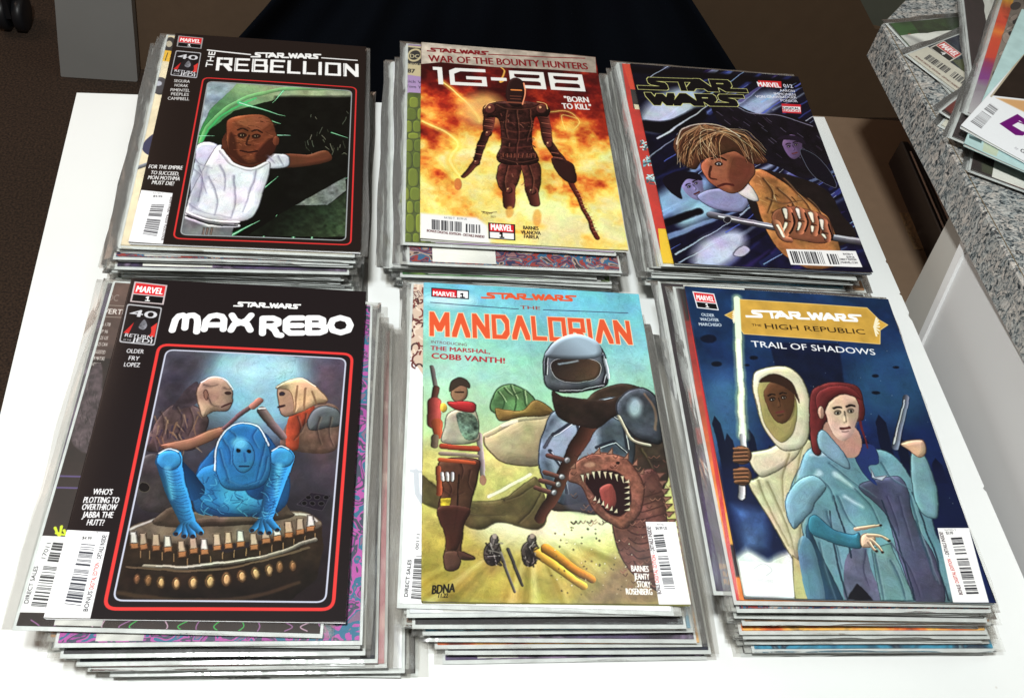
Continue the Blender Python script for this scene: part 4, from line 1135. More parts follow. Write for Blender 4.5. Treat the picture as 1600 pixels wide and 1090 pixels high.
    p.ell(z((212, 838))[0], 5.5, 6.5, (214, 186, 60), sh=.3)
    # large figure in plain steel plates with a round helmet
    p.poly([(845, 680), (862, 642), (905, 636), (960, 620), (985, 650), (990, 720), (960, 760), (880, 790), (842, 740)], (90, 106, 122), smooth=True, sh=.8, r=26, tex=.6, ti=1, line=(30, 32, 40), lw=2.4)
    p.poly([(852, 690), (880, 650), (930, 660), (930, 720), (880, 770)], (196, 222, 236), smooth=True, soft=16, alpha=.55)
    for q_ in (((862, 680), (890, 660), (925, 668)), ((858, 705), (880, 735), (884, 770)), ((900, 650), (905, 690), (895, 730)), ((940, 640), (972, 660), (978, 700)), ((930, 700), (958, 690), (975, 706)), ((868, 640), (880, 652), (930, 640)), ((905, 745), (930, 720), (955, 728))):
        p.line(q_, 4.5, (34, 40, 56), soft=1.6, alpha=.8); p.line([(u + 3, v + 2) for u, v in q_], 1.8, (226, 240, 246), alpha=.85)
    p.poly([(880, 780), (905, 720), (960, 730), (960, 790), (900, 800)], (92, 88, 110), smooth=True, soft=14, alpha=.8)
    p.line(z((900, 1000), (850, 1090)), 4, (60, 60, 70), alpha=.7)
    p.line([(935, 645), (898, 700), (866, 770), (842, 810)], 22, (80, 48, 36), taper=14, sh=.4, smooth=True)
    for i in range(4):
        c = (872 - i * 7, 716 + i * 12 + (14 if i else 0))
        p.line([(c[0] - 16, c[1] - 4), (c[0] + 10, c[1] + 4)], 7, (110, 70, 60), sh=.5); p.ell((c[0] + 12, c[1] + 3), 5.5, 5, (170, 168, 172), sh=.4, line=(60, 50, 50))
    p.poly([(862, 610), (880, 620), (945, 625), (1000, 605), (1010, 640), (960, 650), (925, 670), (870, 650)], (56, 42, 36), smooth=True, sh=.3, tex=.35, ti=2)
    p.poly([(960, 640), (975, 612), (1005, 606), (1030, 630), (1035, 690), (1012, 690), (985, 678)], (74, 82, 94), smooth=True, sh=.9, r=20, tex=.4, line=(26, 24, 30), lw=3)
    p.ell((990, 636), 11, 15, (186, 210, 226), soft=14, alpha=.8); p.line([(1006, 616), (1022, 640), (1024, 672)], 4, (150, 120, 96), smooth=True, soft=3, alpha=.7); p.line([(965, 650), (985, 685), (1015, 695)], 5, (206, 200, 176), smooth=True, sh=.4)
    p.poly([(850, 600), (846, 566), (858, 538), (885, 524), (915, 526), (940, 545), (948, 580), (944, 604), (905, 614), (868, 612)], (92, 100, 110), smooth=True, sh=.8, r=22, tex=.3, line=(30, 30, 36), lw=2.4)
    p.poly([(856, 558), (868, 536), (895, 528), (925, 538), (936, 556), (900, 548)], (206, 222, 232), smooth=True, soft=5, alpha=.8)
    for q_ in (((850, 585), (852, 560), (862, 542)), ((870, 610), (905, 611), (940, 602)), ((938, 552), (944, 578), (940, 598)), ((890, 530), (892, 548)), ((905, 529), (908, 548))): p.line(q_, 3, (36, 40, 50), smooth=len(q_) > 2, alpha=.8); p.line([(u + 2.5, v) for u, v in q_], 1.5, (224, 236, 244), alpha=.8)
    p.poly([(860, 566), (900, 558), (936, 566), (932, 592), (898, 600), (866, 592)], (44, 36, 36), smooth=True, sh=.5, r=10, col2=(110, 84, 64), g=[(862, 560), (930, 600)], line=(190, 200, 208), lw=2.4)
    p.line([(872, 570), (900, 564)], 4, (160, 176, 190), soft=4, alpha=.8); p.line([(852, 556), (900, 547), (944, 556)], 2.6, (90, 100, 116), smooth=True); p.line([(943, 562), (949, 590)], 5, (176, 186, 196), sh=.4)
    # a scaled beast with open jaws
    p.poly([(955, 825), (960, 770), (985, 745), (1022, 735), (1040, 790), (1046, 860), (1060, 940), (980, 890)], (118, 74, 64), smooth=True, sh=.5, r=26, tex=.4, ti=2, line=(60, 32, 28), lw=2.2)
    for i in range(12):
        yy = 770 + i * 12
        p.line([(970 + i * 2, yy), (1000, yy + 8), (1038 + i, yy - 4)], 2, (76, 42, 38), smooth=True, alpha=.7)
        p.poly([(1024 + i * 3, yy - 30), (1040 + i * 3, yy - 30), (1030 + i * 3, yy - 20)], (146, 102, 84), line=(70, 40, 34))
    p.poly([(886, 750), (894, 725), (930, 708), (965, 712), (985, 725), (1005, 760), (1000, 800), (975, 828), (945, 815), (920, 790), (905, 760)], (146, 92, 74), smooth=True, sh=.5, r=14, tex=.35, ti=3, line=(70, 36, 30), lw=2.4)
    p.poly([(912, 750), (935, 735), (965, 738), (982, 760), (984, 790), (968, 808), (945, 800), (925, 775)], (60, 24, 26), smooth=True)
    p.poly([(935, 765), (955, 757), (962, 785), (952, 798), (942, 790)], (156, 70, 62), smooth=True, sh=.4)
    q = random.Random(77)
    for i in range(170):
        x = q.uniform(892, 1050); v = q.uniform(708, 930)
        if (v < 820 and x < 1003) or x > 962:
            p.line([(x - 4, v), (x, v + 3), (x + 4, v - 1)], 1.2, q.choice([(84, 44, 38), (186, 130, 108), (70, 34, 32), (160, 104, 84)]), smooth=True, alpha=.6)
    p.poly([(912, 750), (935, 735), (965, 738), (982, 760), (984, 790), (968, 808), (945, 800), (925, 775)], (52, 18, 22), smooth=True, line=(176, 110, 90))
    p.poly([(935, 765), (955, 757), (962, 785), (952, 798), (942, 790)], (156, 70, 62), smooth=True, sh=.4)
    for (x, yy), dx, dy in [((908 + i * 9, 742 - 6 * math.sin(i * .5)), 2, 12) for i in range(8)] + [((982, 752 + i * 9), -9, 2) for i in range(6)] + [((926 + i * 7, 782 + i * 4), 2, -8) for i in range(6)]:
        p.poly([(x - 2.8, yy), (x + 2.8, yy), (x + dx, yy + dy)] if abs(dy) > abs(dx) else [(x, yy - 2.8), (x, yy + 2.8), (x + dx, yy + dy)], (230, 216, 178))
    for x, yy in ((892, 728), (930, 706), (950, 706), (975, 714), (990, 724), (1000, 738)): p.poly([(x - 6, yy + 5), (x + 6, yy + 5), (x + 6, yy - 7)], (168, 120, 98), line=(70, 36, 30))
    p.ell((963, 724), 3, 2.4, (40, 20, 20)); p.ell((920, 727), 9, 4, (206, 156, 126), soft=5, alpha=.7)
    # two small hover sleds in the dust
    for c, L, cols in (((768, 850), (36, 74), ((80, 76, 74), (110, 104, 100))), ((826, 850), (84, 66), ((196, 132, 40), (226, 176, 60)))):
        p.ell((c[0], c[1] + 14), 14, 20, (70, 62, 58), sh=.5, tex=.7, ti=3, line=(36, 30, 28)); p.ell((c[0] + 2, c[1] - 8), 7, 8, (96, 88, 84), sh=.4, line=(36, 30, 28)); p.ell((c[0] + 3, c[1] - 13), 4, 4.4, (176, 160, 146))
        e = (c[0] + L[0], c[1] + L[1])
        for k in (0, 12):
            p.line([(c[0] + 12 + k, c[1] + 12 - k * .4), (e[0] + k, e[1] - k * .8)], 13 if L[0] > 50 else 4, cols[0] if k else cols[1], taper=10 if L[0] > 50 else 3, sh=.5)
        for i in range(14):
            r_ = random.Random(i + int(c[0])); p.line([(c[0] + r_.uniform(-12, 16), c[1] + r_.uniform(-8, 30)), (c[0] + r_.uniform(-8, 18), c[1] + r_.uniform(-4, 34))], 2, r_.choice([(40, 34, 32), (150, 140, 130), (196, 190, 180)]), alpha=.7)
    speck(p, 90, 3, (860, 820, 1060, 930), [(90, 80, 50), (120, 100, 60), (236, 230, 200)])
    p.warp(2.2)
    # lettering
    RD = (212, 84, 50)
    p.poly([(673, 451), (731, 455), (731, 469), (673, 465)], (26, 22, 30)); p.poly([(674.5, 452.6), (712, 455), (712, 466.5), (674.5, 463.8)], (204, 36, 46)); p.poly([(713, 455.6), (729.6, 456.6), (729.6, 467.4), (713, 466.4)], (238, 238, 240))
    p.text('MARVEL', (676, 463), (711, 465.4), 8.4, (242, 242, 244), bold=.05); p.title('1', (718.5, 465.6), (724, 466), 7, (20, 20, 24), t=.26)
    p.logo((752, 467.5), (898, 472), 12, RD)
    p.line([(672, 474), (808, 484)], 1.5, (60, 70, 96)); p.line([(847, 485), (980, 489)], 1.5, (60, 70, 96)); p.text('THE', (811, 483.5), (842, 485), 6.4, (150, 66, 60), bold=.03)
    p.title('MANDALORIAN', (674, 523), (984, 535.5), 37, RD, t=.2, gap=.42, outline=(232, 206, 170), tx=.27)
    p.poly([(855, 560), (856, 545), (872, 530), (895, 522.5), (918, 527), (936, 540), (930, 560)], (92, 100, 110), smooth=True, sh=.7, r=14, col2=(150, 170, 186), g=[(860, 560), (895, 530)])
    p.text('INTRODUCING', (673, 537), (728, 541.5), 4.6, (110, 72, 76), bold=.01); p.text('THE MARSHAL,', (672, 547.5), (764, 553.5), 7, (160, 44, 54), bold=.045); p.text('COBB VANTH!', (674, 560.5), (787, 568.5), 9, (164, 40, 50), bold=.06)
    p.poly(y((1308, 486), (1478, 488), (1560, 952), (1382, 948)), (240, 240, 242))
    p.barcode(y((1412, 862), (1352, 560), (1408, 556), (1474, 862)), seed=31, gapat=(.60, .66), short=False)
    p.poly(y((1340, 540), (1420, 540), (1420, 548), (1340, 548)), (240, 240, 242))
    p.text('BONUS', y((1396, 890))[0], y((1386, 836))[0], 5, (50, 40, 44), bold=.03); p.text('DIGITAL EDITION', y((1384, 825))[0], y((1362, 672))[0], 5, (196, 60, 56), bold=.02); p.text('- DETAILS INSIDE!', y((1360, 662))[0], y((1336, 512))[0], 5, (50, 40, 44), bold=.03)
    p.text('RATED T', y((1372, 506))[0], y((1428, 508))[0], 3, (120, 120, 124)); p.text('$4.99 US', y((1366, 530))[0], y((1430, 530))[0], 4, (70, 70, 74), bold=.03)
    for s, a, b, yy in (('BARNES', 1230, 1326, 762), ('JEANTY', 1246, 1330, 806), ('STORY', 1262, 1336, 850), ('ROSENBERG', 1200, 1346, 890)):
        p.text(s, y((a, yy))[0], y((b, yy + 4))[0], 8, (238, 236, 232), bold=.05)
    p.text('BDNA', y((126, 878))[0], y((250, 866))[0], 10, (24, 22, 18), bold=.05, shear=.35); p.text('11.22', y((160, 898))[0], y((215, 896))[0], 5, (24, 22, 18), bold=.04, shear=.3)

def art_city(p):
    z = Z(.2477, 1060, 430)
    y = Z(.2875, 1120, 680)
    p.poly([(1070, 440), (1390, 465), (1568, 940), (1155, 935)], (24, 62, 108), col2=(18, 40, 96), g=[(1200, 460), (1400, 760)], tex=.3, ti=1)
    p.ell((1130, 640), 50, 70, (62, 118, 158), soft=80, alpha=.8); p.ell((1400, 590), 70, 60, (40, 92, 134), soft=80, alpha=.8)
    p.poly([(1205, 530), (1310, 530), (1330, 640), (1230, 650)], (16, 30, 66), soft=6, tex=.2)
    q = random.Random(6)
    for i in range(16):
        x = 1110 + i * 29 + q.uniform(-6, 6); h = q.uniform(20, 100); w = q.uniform(9, 17); b = 740 + q.uniform(-10, 20)
        p.poly([(x, b - h), (x + w * .3, b - h - 12), (x + w, b - h), (x + w + h * .25, b), (x + h * .22, b)], (12, 24, 58), soft=2.5)
    p.poly([(1110, 720), (1560, 720), (1560, 860), (1150, 860)], (16, 30, 74), soft=30, alpha=.85)
    speck(p, 70, 9, (1210, 520, 1520, 860), [(150, 170, 200), (196, 206, 220)], r=(.5, .9), alpha=.6)
    for x, yy, w in ((1110, 522, 13), (1122, 560, 8), (1180, 551, 6), (1170, 562, 4), (1368, 580, 5), (1370, 606, 6), (1400, 568, 4)): p.ell((x, yy), w, w * .45, (10, 22, 46), soft=4, tex=.4)
    p.poly([(1150, 935), (1140, 870), (1165, 850), (1200, 870), (1240, 850), (1260, 900), (1260, 940)], (226, 230, 232), soft=16, tex=.1)
    p.poly([(1145, 780), (1200, 790), (1200, 850), (1160, 850)], (70, 110, 170), soft=26, alpha=.8, tex=.3)
    # pale staff
    p.line([(1155, 462), (1158, 560), (1161, 672)], 15, (176, 214, 176), soft=9, alpha=.7); p.line([(1155, 463), (1158, 560), (1161, 672)], 10, (214, 236, 206)); p.line([(1155.5, 465), (1161, 672)], 5, (240, 250, 236), soft=3)
    p.line([(1161, 672), (1163, 690)], 8, (206, 210, 210), sh=.4); p.line([(1158, 752), (1158, 768)], 9, (200, 204, 208), sh=.4)
    # hooded person in a cream robe
    CR_ = (206, 200, 160)
    p.poly([(1185, 735), (1225, 690), (1270, 680), (1275, 760), (1250, 860), (1240, 870), (1200, 800), (1168, 745)], CR_, smooth=True, sh=.35, r=22, tex=.1, line=(84, 84, 56), lw=2)
    p.poly([(1170, 700), (1205, 690), (1245, 670), (1250, 700), (1200, 735), (1180, 730)], (214, 208, 170), smooth=True, sh=.35, line=(84, 84, 56))
    p.poly([(1238, 860), (1262, 880), (1264, 935), (1242, 935)], (196, 190, 130), soft=2, line=(100, 96, 60))
    p.poly([(1178, 580), (1200, 566), (1238, 568), (1264, 600), (1268, 660), (1255, 690), (1225, 694), (1200, 668), (1184, 630)], (214, 210, 178), smooth=True, sh=.35, r=18, line=(90, 88, 60), lw=2)
    p.poly([(1188, 590), (1205, 578), (1235, 590), (1246, 620), (1244, 660), (1225, 682), (1205, 665), (1190, 630)], (168, 160, 96), smooth=True, sh=.2)
    figure_face(p, (1220, 616), 24, 34, -.12, (112, 74, 46), look=-.12)
    p.poly([(1188, 588), (1210, 576), (1240, 590), (1250, 620), (1240, 604), (1212, 590)], (66, 42, 30), smooth=True, soft=3)
    for c in ((1160, 702), (1160, 735)):
        p.ell(c, 15, 15, (122, 82, 54), sh=.45, r=10, line=(50, 30, 20))
        for j in range(4): p.line([(c[0] - 12, c[1] - 9 + j * 6), (c[0] + 8, c[1] - 10 + j * 6)], 4.6, (138, 94, 62), sh=.5); p.line([(c[0] - 12, c[1] - 6 + j * 6), (c[0] + 8, c[1] - 7 + j * 6)], 1.2, (54, 32, 22))
    # woman in a long blue coat
    CT = (108, 156, 170)
    p.poly([(1250, 720), (1268, 690), (1300, 688), (1340, 690), (1395, 700), (1440, 760), (1470, 830), (1500, 935), (1290, 935), (1262, 860), (1250, 800), (1232, 770)], CT, smooth=True, sh=.35, r=26, tex=.14, ti=1, line=(40, 64, 84), lw=2)
    p.poly(y((780, 250), (900, 200), (1000, 190), (1050, 270), (1080, 420), (1200, 640), (1260, 890), (1100, 890), (980, 560), (930, 400)), (88, 92, 122), smooth=True, sh=.3, tex=.3, ti=1, line=(44, 44, 70))
    p.poly(y((720, 620), (800, 580), (850, 700), (900, 890), (720, 890), (700, 760)), (104, 108, 134), smooth=True, tex=.2)
    p.poly(y((770, 790), (860, 885), (715, 880)), (28, 26, 40), soft=2)
    p.poly(y((850, 590), (960, 560), (1090, 885), (900, 885)), (112, 158, 160), tex=.15, line=(50, 80, 90))
    p.poly(y((500, 450), (560, 600), (700, 890), (600, 885), (540, 700), (490, 560)), (40, 78, 104), smooth=True, sh=.3, tex=.2)
    p.poly(y((440, 560), (520, 560), (600, 880), (500, 885)), (92, 138, 160), smooth=True, sh=.3)
    for a, b, c_ in (((640, 300), (700, 500), (740, 640)), ((1070, 280), (1180, 560), (1280, 880)), ((900, 320), (1000, 560), (1090, 880)), ((620, 380), (640, 560), (720, 880))):
        p.line(y(a, b, c_), 2.2, (34, 56, 78), smooth=True, alpha=.8)
    for a, b, w in (((560, 170), (480, 260), 9), ((650, 180), (760, 260), 10), ((600, 70), (520, 80), 6), ((700, 300), (800, 360), 6)): p.line(y(a, b), w, (196, 224, 232), soft=8, alpha=.7, taper=4)
    p.poly(y((740, 30), (850, 20), (890, 120), (830, 140), (880, 240), (800, 170)), (36, 60, 124), smooth=True)
    p.poly(y((840, 140), (870, 190), (940, 180), (910, 215), (850, 200)), (190, 196, 206), line=(80, 84, 104))
    folds(p, [[(1262, 740), (1256, 800), (1246, 850)], [(1200, 745), (1225, 800), (1240, 850)], [(1185, 742), (1205, 790), (1232, 845)], [(1235, 700), (1222, 740), (1226, 790)], [(1255, 690), (1246, 730), (1240, 770)]], 3.2, (128, 120, 76), (240, 236, 206), .6)
    folds(p, [y((560, 200), (620, 260), (640, 330)), y((620, 120), (720, 200), (860, 300)), y((660, 300), (720, 420), (760, 470)), y((600, 380), (640, 520), (690, 700)), y((900, 120), (960, 200), (1060, 260)), y((1090, 440), (1150, 600), (1220, 780)), y((1060, 300), (1110, 480), (1200, 760)), y((760, 260), (850, 360), (900, 470)), y((870, 620), (900, 760), (920, 880)), y((960, 660), (1010, 780), (1040, 880)), y((560, 560), (590, 700), (650, 880))], 3.6, (48, 84, 104), (176, 212, 220), .6)
    folds(p, [y((930, 300), (980, 420), (1000, 520)), y((1000, 300), (1040, 460), (1080, 600)), y((960, 560), (1060, 700), (1120, 860)), y((820, 600), (810, 700), (830, 800))], 3, (52, 52, 84), (132, 136, 164), .6)
    # sleeves, hand
    p.poly(y((370, 340), (420, 240), (520, 180), (600, 250), (540, 340), (500, 400), (420, 480)), (124, 170, 188), smooth=True, sh=.4, r=18, line=(40, 64, 84))
    p.poly(y((500, 430), (540, 400), (640, 480), (740, 510), (780, 500), (790, 590), (700, 580), (520, 510)), (50, 124, 148), smooth=True, sh=.4, line=(24, 60, 80))
    SK = (214, 176, 150)
    p.poly(y((785, 540), (800, 505), (840, 510), (870, 530), (860, 580), (800, 590)), SK, smooth=True, sh=.35, line=(110, 70, 56))
    for a, b, c_ in (((830, 515), (900, 520), (950, 548)), ((850, 545), (890, 580), (915, 612)), ((840, 560), (860, 590), (880, 606)), ((760, 480), (830, 470), (900, 458))):
        p.line(y(a, b, c_), 5.5, SK, smooth=True, taper=3.6, sh=.4); p.ell(y(c_)[0], 2.2, 1.8, (60, 30, 30))
    p.poly(y((1060, 60), (1140, 80), (1200, 240), (1215, 400), (1180, 425), (1110, 380), (1070, 270)), (118, 164, 172), smooth=True, sh=.35, r=14, line=(40, 70, 84), lw=2)
    p.poly(y((1000, 10), (1060, -10), (1130, -5), (1145, 60), (1110, 90), (1050, 50)), SK, smooth=True, sh=.4, line=(100, 64, 50))
    p.line([(1416, 612), (1400, 690)], 9, (104, 112, 134), sh=.5); p.line([(1413, 616), (1398, 684)], 2.4, (206, 212, 224))
    # head
    HR = (122, 44, 46)
    p.poly([(1270, 690), (1266, 620), (1278, 596), (1310, 590), (1345, 600), (1352, 640), (1340, 650), (1290, 650), (1285, 700)], HR, smooth=True, sh=.4, tex=.2, line=(50, 16, 22))
    p.line([(1346, 650), (1356, 690)], 4, (110, 34, 44), taper=2)
    p.poly([(1290, 650), (1340, 660), (1345, 700), (1320, 705), (1292, 690)], (190, 150, 128), smooth=True)
    figure_face(p, (1317, 638), 27, 39, -.08, (222, 192, 168), look=.12)
    p.poly([(1280, 640), (1276, 612), (1296, 596), (1330, 598), (1350, 618), (1320, 608), (1298, 618), (1288, 640)], HR, smooth=True, sh=.4, line=(60, 20, 26)); p.ell((1284, 636), 5, 9, (206, 166, 142), sh=.3)
    p.poly([(1279, 668), (1290, 664), (1320, 698), (1330, 722), (1312, 716), (1283, 692)], (128, 172, 186), smooth=True, sh=.4, line=(44, 68, 88))
    p.warp(2.2)
    # plaque and lettering
    p.poly([(1135, 487), (1150, 480), (1153, 463), (1355, 478), (1374, 496), (1388, 504), (1376, 512), (1376, 533), (1165, 516), (1150, 495)], (196, 154, 66), tex=.12, ti=2, line=(232, 206, 140), lw=2.2)
    for k in range(7):
        a = -1.1 + k * .36
        p.line([(1366, 507), (1366 + 13 * math.cos(a) * .6, 507 + 15 * math.sin(a))], 2.4, (238, 230, 200), taper=3)
        p.line([(1152, 490), (1152 - 8 * math.cos(a) * .5, 490 + 10 * math.sin(a))], 1.8, (238, 230, 200))
    p.line([(1155, 463), (1157, 520)], 9, (222, 240, 212), soft=3)
    p.logo((1171, 491), (1348, 500), 15, (238, 240, 240))
    p.text('THE', (1178, 503.5), (1193, 505), 4, (60, 40, 16), bold=.02); p.text('HIGH REPUBLIC', (1199, 508), (1353, 518), 9.6, (44, 30, 14), bold=.01)
    p.text('TRAIL OF SHADOWS', (1178, 535), (1369, 549), 11, (236, 238, 240), bold=.02)
    p.brand_box([(1086, 451), (1120, 455), (1127, 480), (1093, 476)], border=(232, 232, 236))
    for s, a, b, yy in (('OLDER', 1100, 1120, 488), ('WACHTER', 1098, 1127, 495), ('MARCHISIO', 1096, 1131, 502.5)): p.text(s, (a, yy), (b, yy + 1.6), 5.6, (206, 216, 226), bold=.04)
    p.poly(y((1212, 474), (1384, 472), (1500, 890), (1305, 890)), (238, 238, 238))
    p.barcode(y((1378, 842), (1284, 520), (1344, 516), (1444, 840)), seed=41, gapat=(.62, .68), short=False)
    p.text('BONUS', y((1358, 846))[0], y((1340, 790))[0], 4.6, (60, 40, 44), bold=.03); p.text('DIGITAL EDITION', y((1336, 780))[0], y((1286, 645))[0], 4.6, (190, 60, 56), bold=.02); p.text('- DETAILS INSIDE!', y((1282, 632))[0], y((1240, 496))[0], 4.6, (50, 40, 44), bold=.03)
    p.text('RATED T', y((1254, 490))[0], y((1316, 490))[0], 2.8, (130, 130, 130)); p.text('$3.99', y((1262, 508))[0], y((1300, 508))[0], 3.6, (70, 70, 70), bold=.03)
    p.poly([(1152, 872), (1238, 876), (1242, 930), (1160, 928)], (228, 232, 232), soft=1.5)
    p.line([(1176, 885), (1192, 876), (1206, 886), (1196, 896)], .9, (190, 198, 198), smooth=True); p.text('David Lopez', (1178, 905), (1208, 907), 5, (192, 198, 198), shear=.3)

#@@BUILD@@
# ------------------------------------------------------------------ mesh helpers
def mesh_obj(name, verts, faces, mat=None, parent=None, uvs=None, smooth=False):
    me = bpy.data.meshes.new(name)
    me.from_pydata([tuple(v) for v in verts], [], faces)
    if uvs is not None:
        l = me.uv_layers.new(name='UVMap')
        l.data.foreach_set('uv', np.array([uvs[i] for f in faces for i in f], float).ravel())
    if smooth:
        me.polygons.foreach_set('use_smooth', [True] * len(me.polygons))
    me.update()
    return link(name, me, mat, parent)

def link(name, me, mat=None, parent=None):
    o = bpy.data.objects.new(name, me)
    COL.objects.link(o)
    if parent is not None:
        o.parent = parent
    if mat is not None:
        if len(me.materials) == 0:
            me.materials.append(None)
        o.material_slots[0].link = 'OBJECT'
        o.material_slots[0].material = mat
    return o

def tag(o, label=None, category=None, group=None, kind=None):
    if label: o['label'] = label
    if category: o['category'] = category
    if group: o['group'] = group
    if kind: o['kind'] = kind
    return o

def empty(name, loc, rz=0.0):
    o = bpy.data.objects.new(name, None)
    COL.objects.link(o)
    o.location = loc
    o.rotation_euler = (0, 0, rz)
    return o

def prism(poly, z0, z1, bevel=0.0):
    """extruded outline (list of xy), returns verts, faces; small chamfer on top"""
    n = len(poly)
    P = np.array(poly, float)
    c = P.mean(0)
    V = [(x, y, z0) for x, y in P]
    if bevel:
        V += [(x, y, z1 - bevel) for x, y in P]
        Q = []
        for i in range(n):
            a = P[i - 1] - P[i]; b = P[(i + 1) % n] - P[i]
            a /= np.linalg.norm(a); b /= np.linalg.norm(b)
            Q.append(P[i] + (a + b) * bevel)
        V += [(x, y, z1) for x, y in Q]
        rings = 3
    else:
        V += [(x, y, z1) for x, y in P]
        rings = 2
    F = [tuple(range(n))[::-1], tuple(range((rings - 1) * n, rings * n))]
    for r in range(rings - 1):
        for i in range(n):
            j = (i + 1) % n
            F.append((r * n + i, r * n + j, (r + 1) * n + j, (r + 1) * n + i))
    return V, F

def box_vf(x0, x1, y0, y1, z0, z1):
    return prism([(x0, y0), (x1, y0), (x1, y1), (x0, y1)], z0, z1)

# ------------------------------------------------------------------ the comics
CWD, CHT, CTH = 0.168, 0.257, 0.0010
def bend(x, y, k):
    """shared sag of a thumbed comic"""
    return [0.0, 0.00035, -0.0003][k] * ((y / 0.128) ** 2) + (0.0002 * math.sin(x * 40 + k))

def cover_mesh(k, th=CTH, curl=0.0):
    prof = []           # (x, z, u)
    hw = CWD / 2
    for x in np.linspace(hw, -hw + .001, 3): prof.append((x, 0.0, None))
    for a in (225, 180, 135): prof.append((-hw + .0007 + .0007 * math.cos(math.radians(a)), th / 2 + th / 2 * math.sin(math.radians(a)), 0.0))
    for x in np.linspace(-hw + .001, hw, 9): prof.append((x, th, (x + hw) / CWD))
    rows = 13
    V = []; UV = []
    for j in range(rows):
        y = -CHT / 2 + CHT * j / (rows - 1)
        for x, z, u in prof:
            dz = bend(x, y, k)
            if curl and z > 0:
                d = max(0, (-x - 0.03) / 0.054) * max(0, (-y - 0.07) / 0.058)
                dz += curl * d * d
                d = max(0, (x - 0.05) / 0.034) * max(0, (-y - 0.09) / 0.038)
                dz += curl * 0.7 * d * d
            V.append((x, y, z + dz)); UV.append((max(0.0, u) if u is not None else 0.02, j / (rows - 1)))
    n = len(prof)
    F = [(j * n + i, (j + 1) * n + i, (j + 1) * n + i + 1, j * n + i + 1) for j in range(rows - 1) for i in range(n - 1)]
    me = bpy.data.meshes.new('cover')
    me.from_pydata(V, [], F)
    l = me.uv_layers.new(name='UVMap')
    l.data.foreach_set('uv', np.array([UV[i] for f in F for i in f], float).ravel())
    me.polygons.foreach_set('use_smooth', [True] * len(me.polygons))
    me.update()
    return me

def slab_mesh(name, w, h, z0, z1, k, nx=2, ny=8, dx=0.0):
    V = []; F = []
    for z in (z0, z1):
        for j in range(ny + 1):
            for i in range(nx + 1):
                x = -w / 2 + w * i / nx + dx; y = -h / 2 + h * j / ny
                V.append((x, y, z + bend(x, y, k)))
    n = nx + 1; m = n * (ny + 1)
    for j in range(ny):
        for i in range(nx):
            a = j * n + i
            F.append((a, a + n, a + n + 1, a + 1)); F.append((m + a, m + a + 1, m + a + n + 1, m + a + n))
    for j in range(ny):
        a = j * n; F.append((a, m + a, m + a + n, a + n))
        a = j * n + nx; F.append((a, a + n, m + a + n, m + a))
    for i in range(nx):
        F.append((i, i + 1, m + i + 1, m + i)); a = ny * n + i; F.append((a, m + a, m + a + 1, a + 1))
    me = bpy.data.meshes.new(name)
    me.from_pydata(V, [], F)
    me.update()
    return me

SW_, SH_ = 0.1835, 0.273
def sleeve_mesh(k, seed):
    """clear bag: two sheets that meet in a welded margin round the comic, wavy at the rim"""
    r = random.Random(seed)
    nx, ny = 18, 26
    xs = sorted(set([-SW_ / 2, -SW_ / 2 + .0035, -CWD / 2 - .0005] + list(np.linspace(-CWD / 2, CWD / 2, 11)) + [CWD / 2 + .0005, SW_ / 2 - .0035, SW_ / 2]))
    ys = sorted(set([-CHT / 2 - .0026, -CHT / 2 - .001] + list(np.linspace(-CHT / 2, CHT / 2, 19)) + [CHT / 2 + .001, CHT / 2 + .0035]))
    ph = [r.uniform(0, 6.28) for _ in range(6)]
    V = []; F = []
    zb, zt = -0.00058, CTH + 0.00012
    mid = (zb + zt) / 2
    def wob(x, y):
        ex = max(0, abs(x) - CWD / 2) / (SW_ / 2 - CWD / 2)
        ey = max(0, abs(y) - CHT / 2) / .005
        e = max(ex, ey)
        w = 0.00075 * e * (math.sin(y * 95 + ph[0]) + .6 * math.sin(y * 210 + ph[1] + x * 30) + .7 * math.sin(x * 120 + ph[2]))
        return e, w
    for s in (0, 1):
        for y in ys:
            for x in xs:
                e, w = wob(x, y)
                z = (zt if s else zb) * (1 - e) + (mid + (0.00006 if s else -0.00006)) * e
                jx = 0.0006 * math.sin(y * 60 + ph[3]) * (1 if abs(x) > CWD / 2 + .004 else 0)
                V.append((x + jx, y, z + w + bend(x, y, k)))
    n = len(xs); m = n * len(ys)
    for j in range(len(ys) - 1):
        for i in range(n - 1):
            a = j * n + i
            F.append((a, a + n, a + n + 1, a + 1)); F.append((m + a, m + a + 1, m + a + n + 1, m + a + n))
    me = bpy.data.meshes.new('sleeve')
    me.from_pydata(V, [], F)
    me.polygons.foreach_set('use_smooth', [True] * len(me.polygons))
    me.update()
    return me

ME_COVER = [cover_mesh(k) for k in range(3)]
ME_TOP = cover_mesh(1, th=0.0016, curl=0.0012)
ME_PAGES = [slab_mesh('pages', CWD - .0022, CHT - .0012, .00012, CTH - .00012, k) for k in range(3)]
ME_PAGES_TOP = slab_mesh('pages', CWD - .0022, CHT - .0012, .00012, .0014, 1)
ME_BOARD = [slab_mesh('backing_board', .1715, .2620, -.00050, -.00010, k) for k in range(3)]
ME_SLEEVE = [[sleeve_mesh(k, 10 * k + s) for s in range(4)] for k in range(3)]

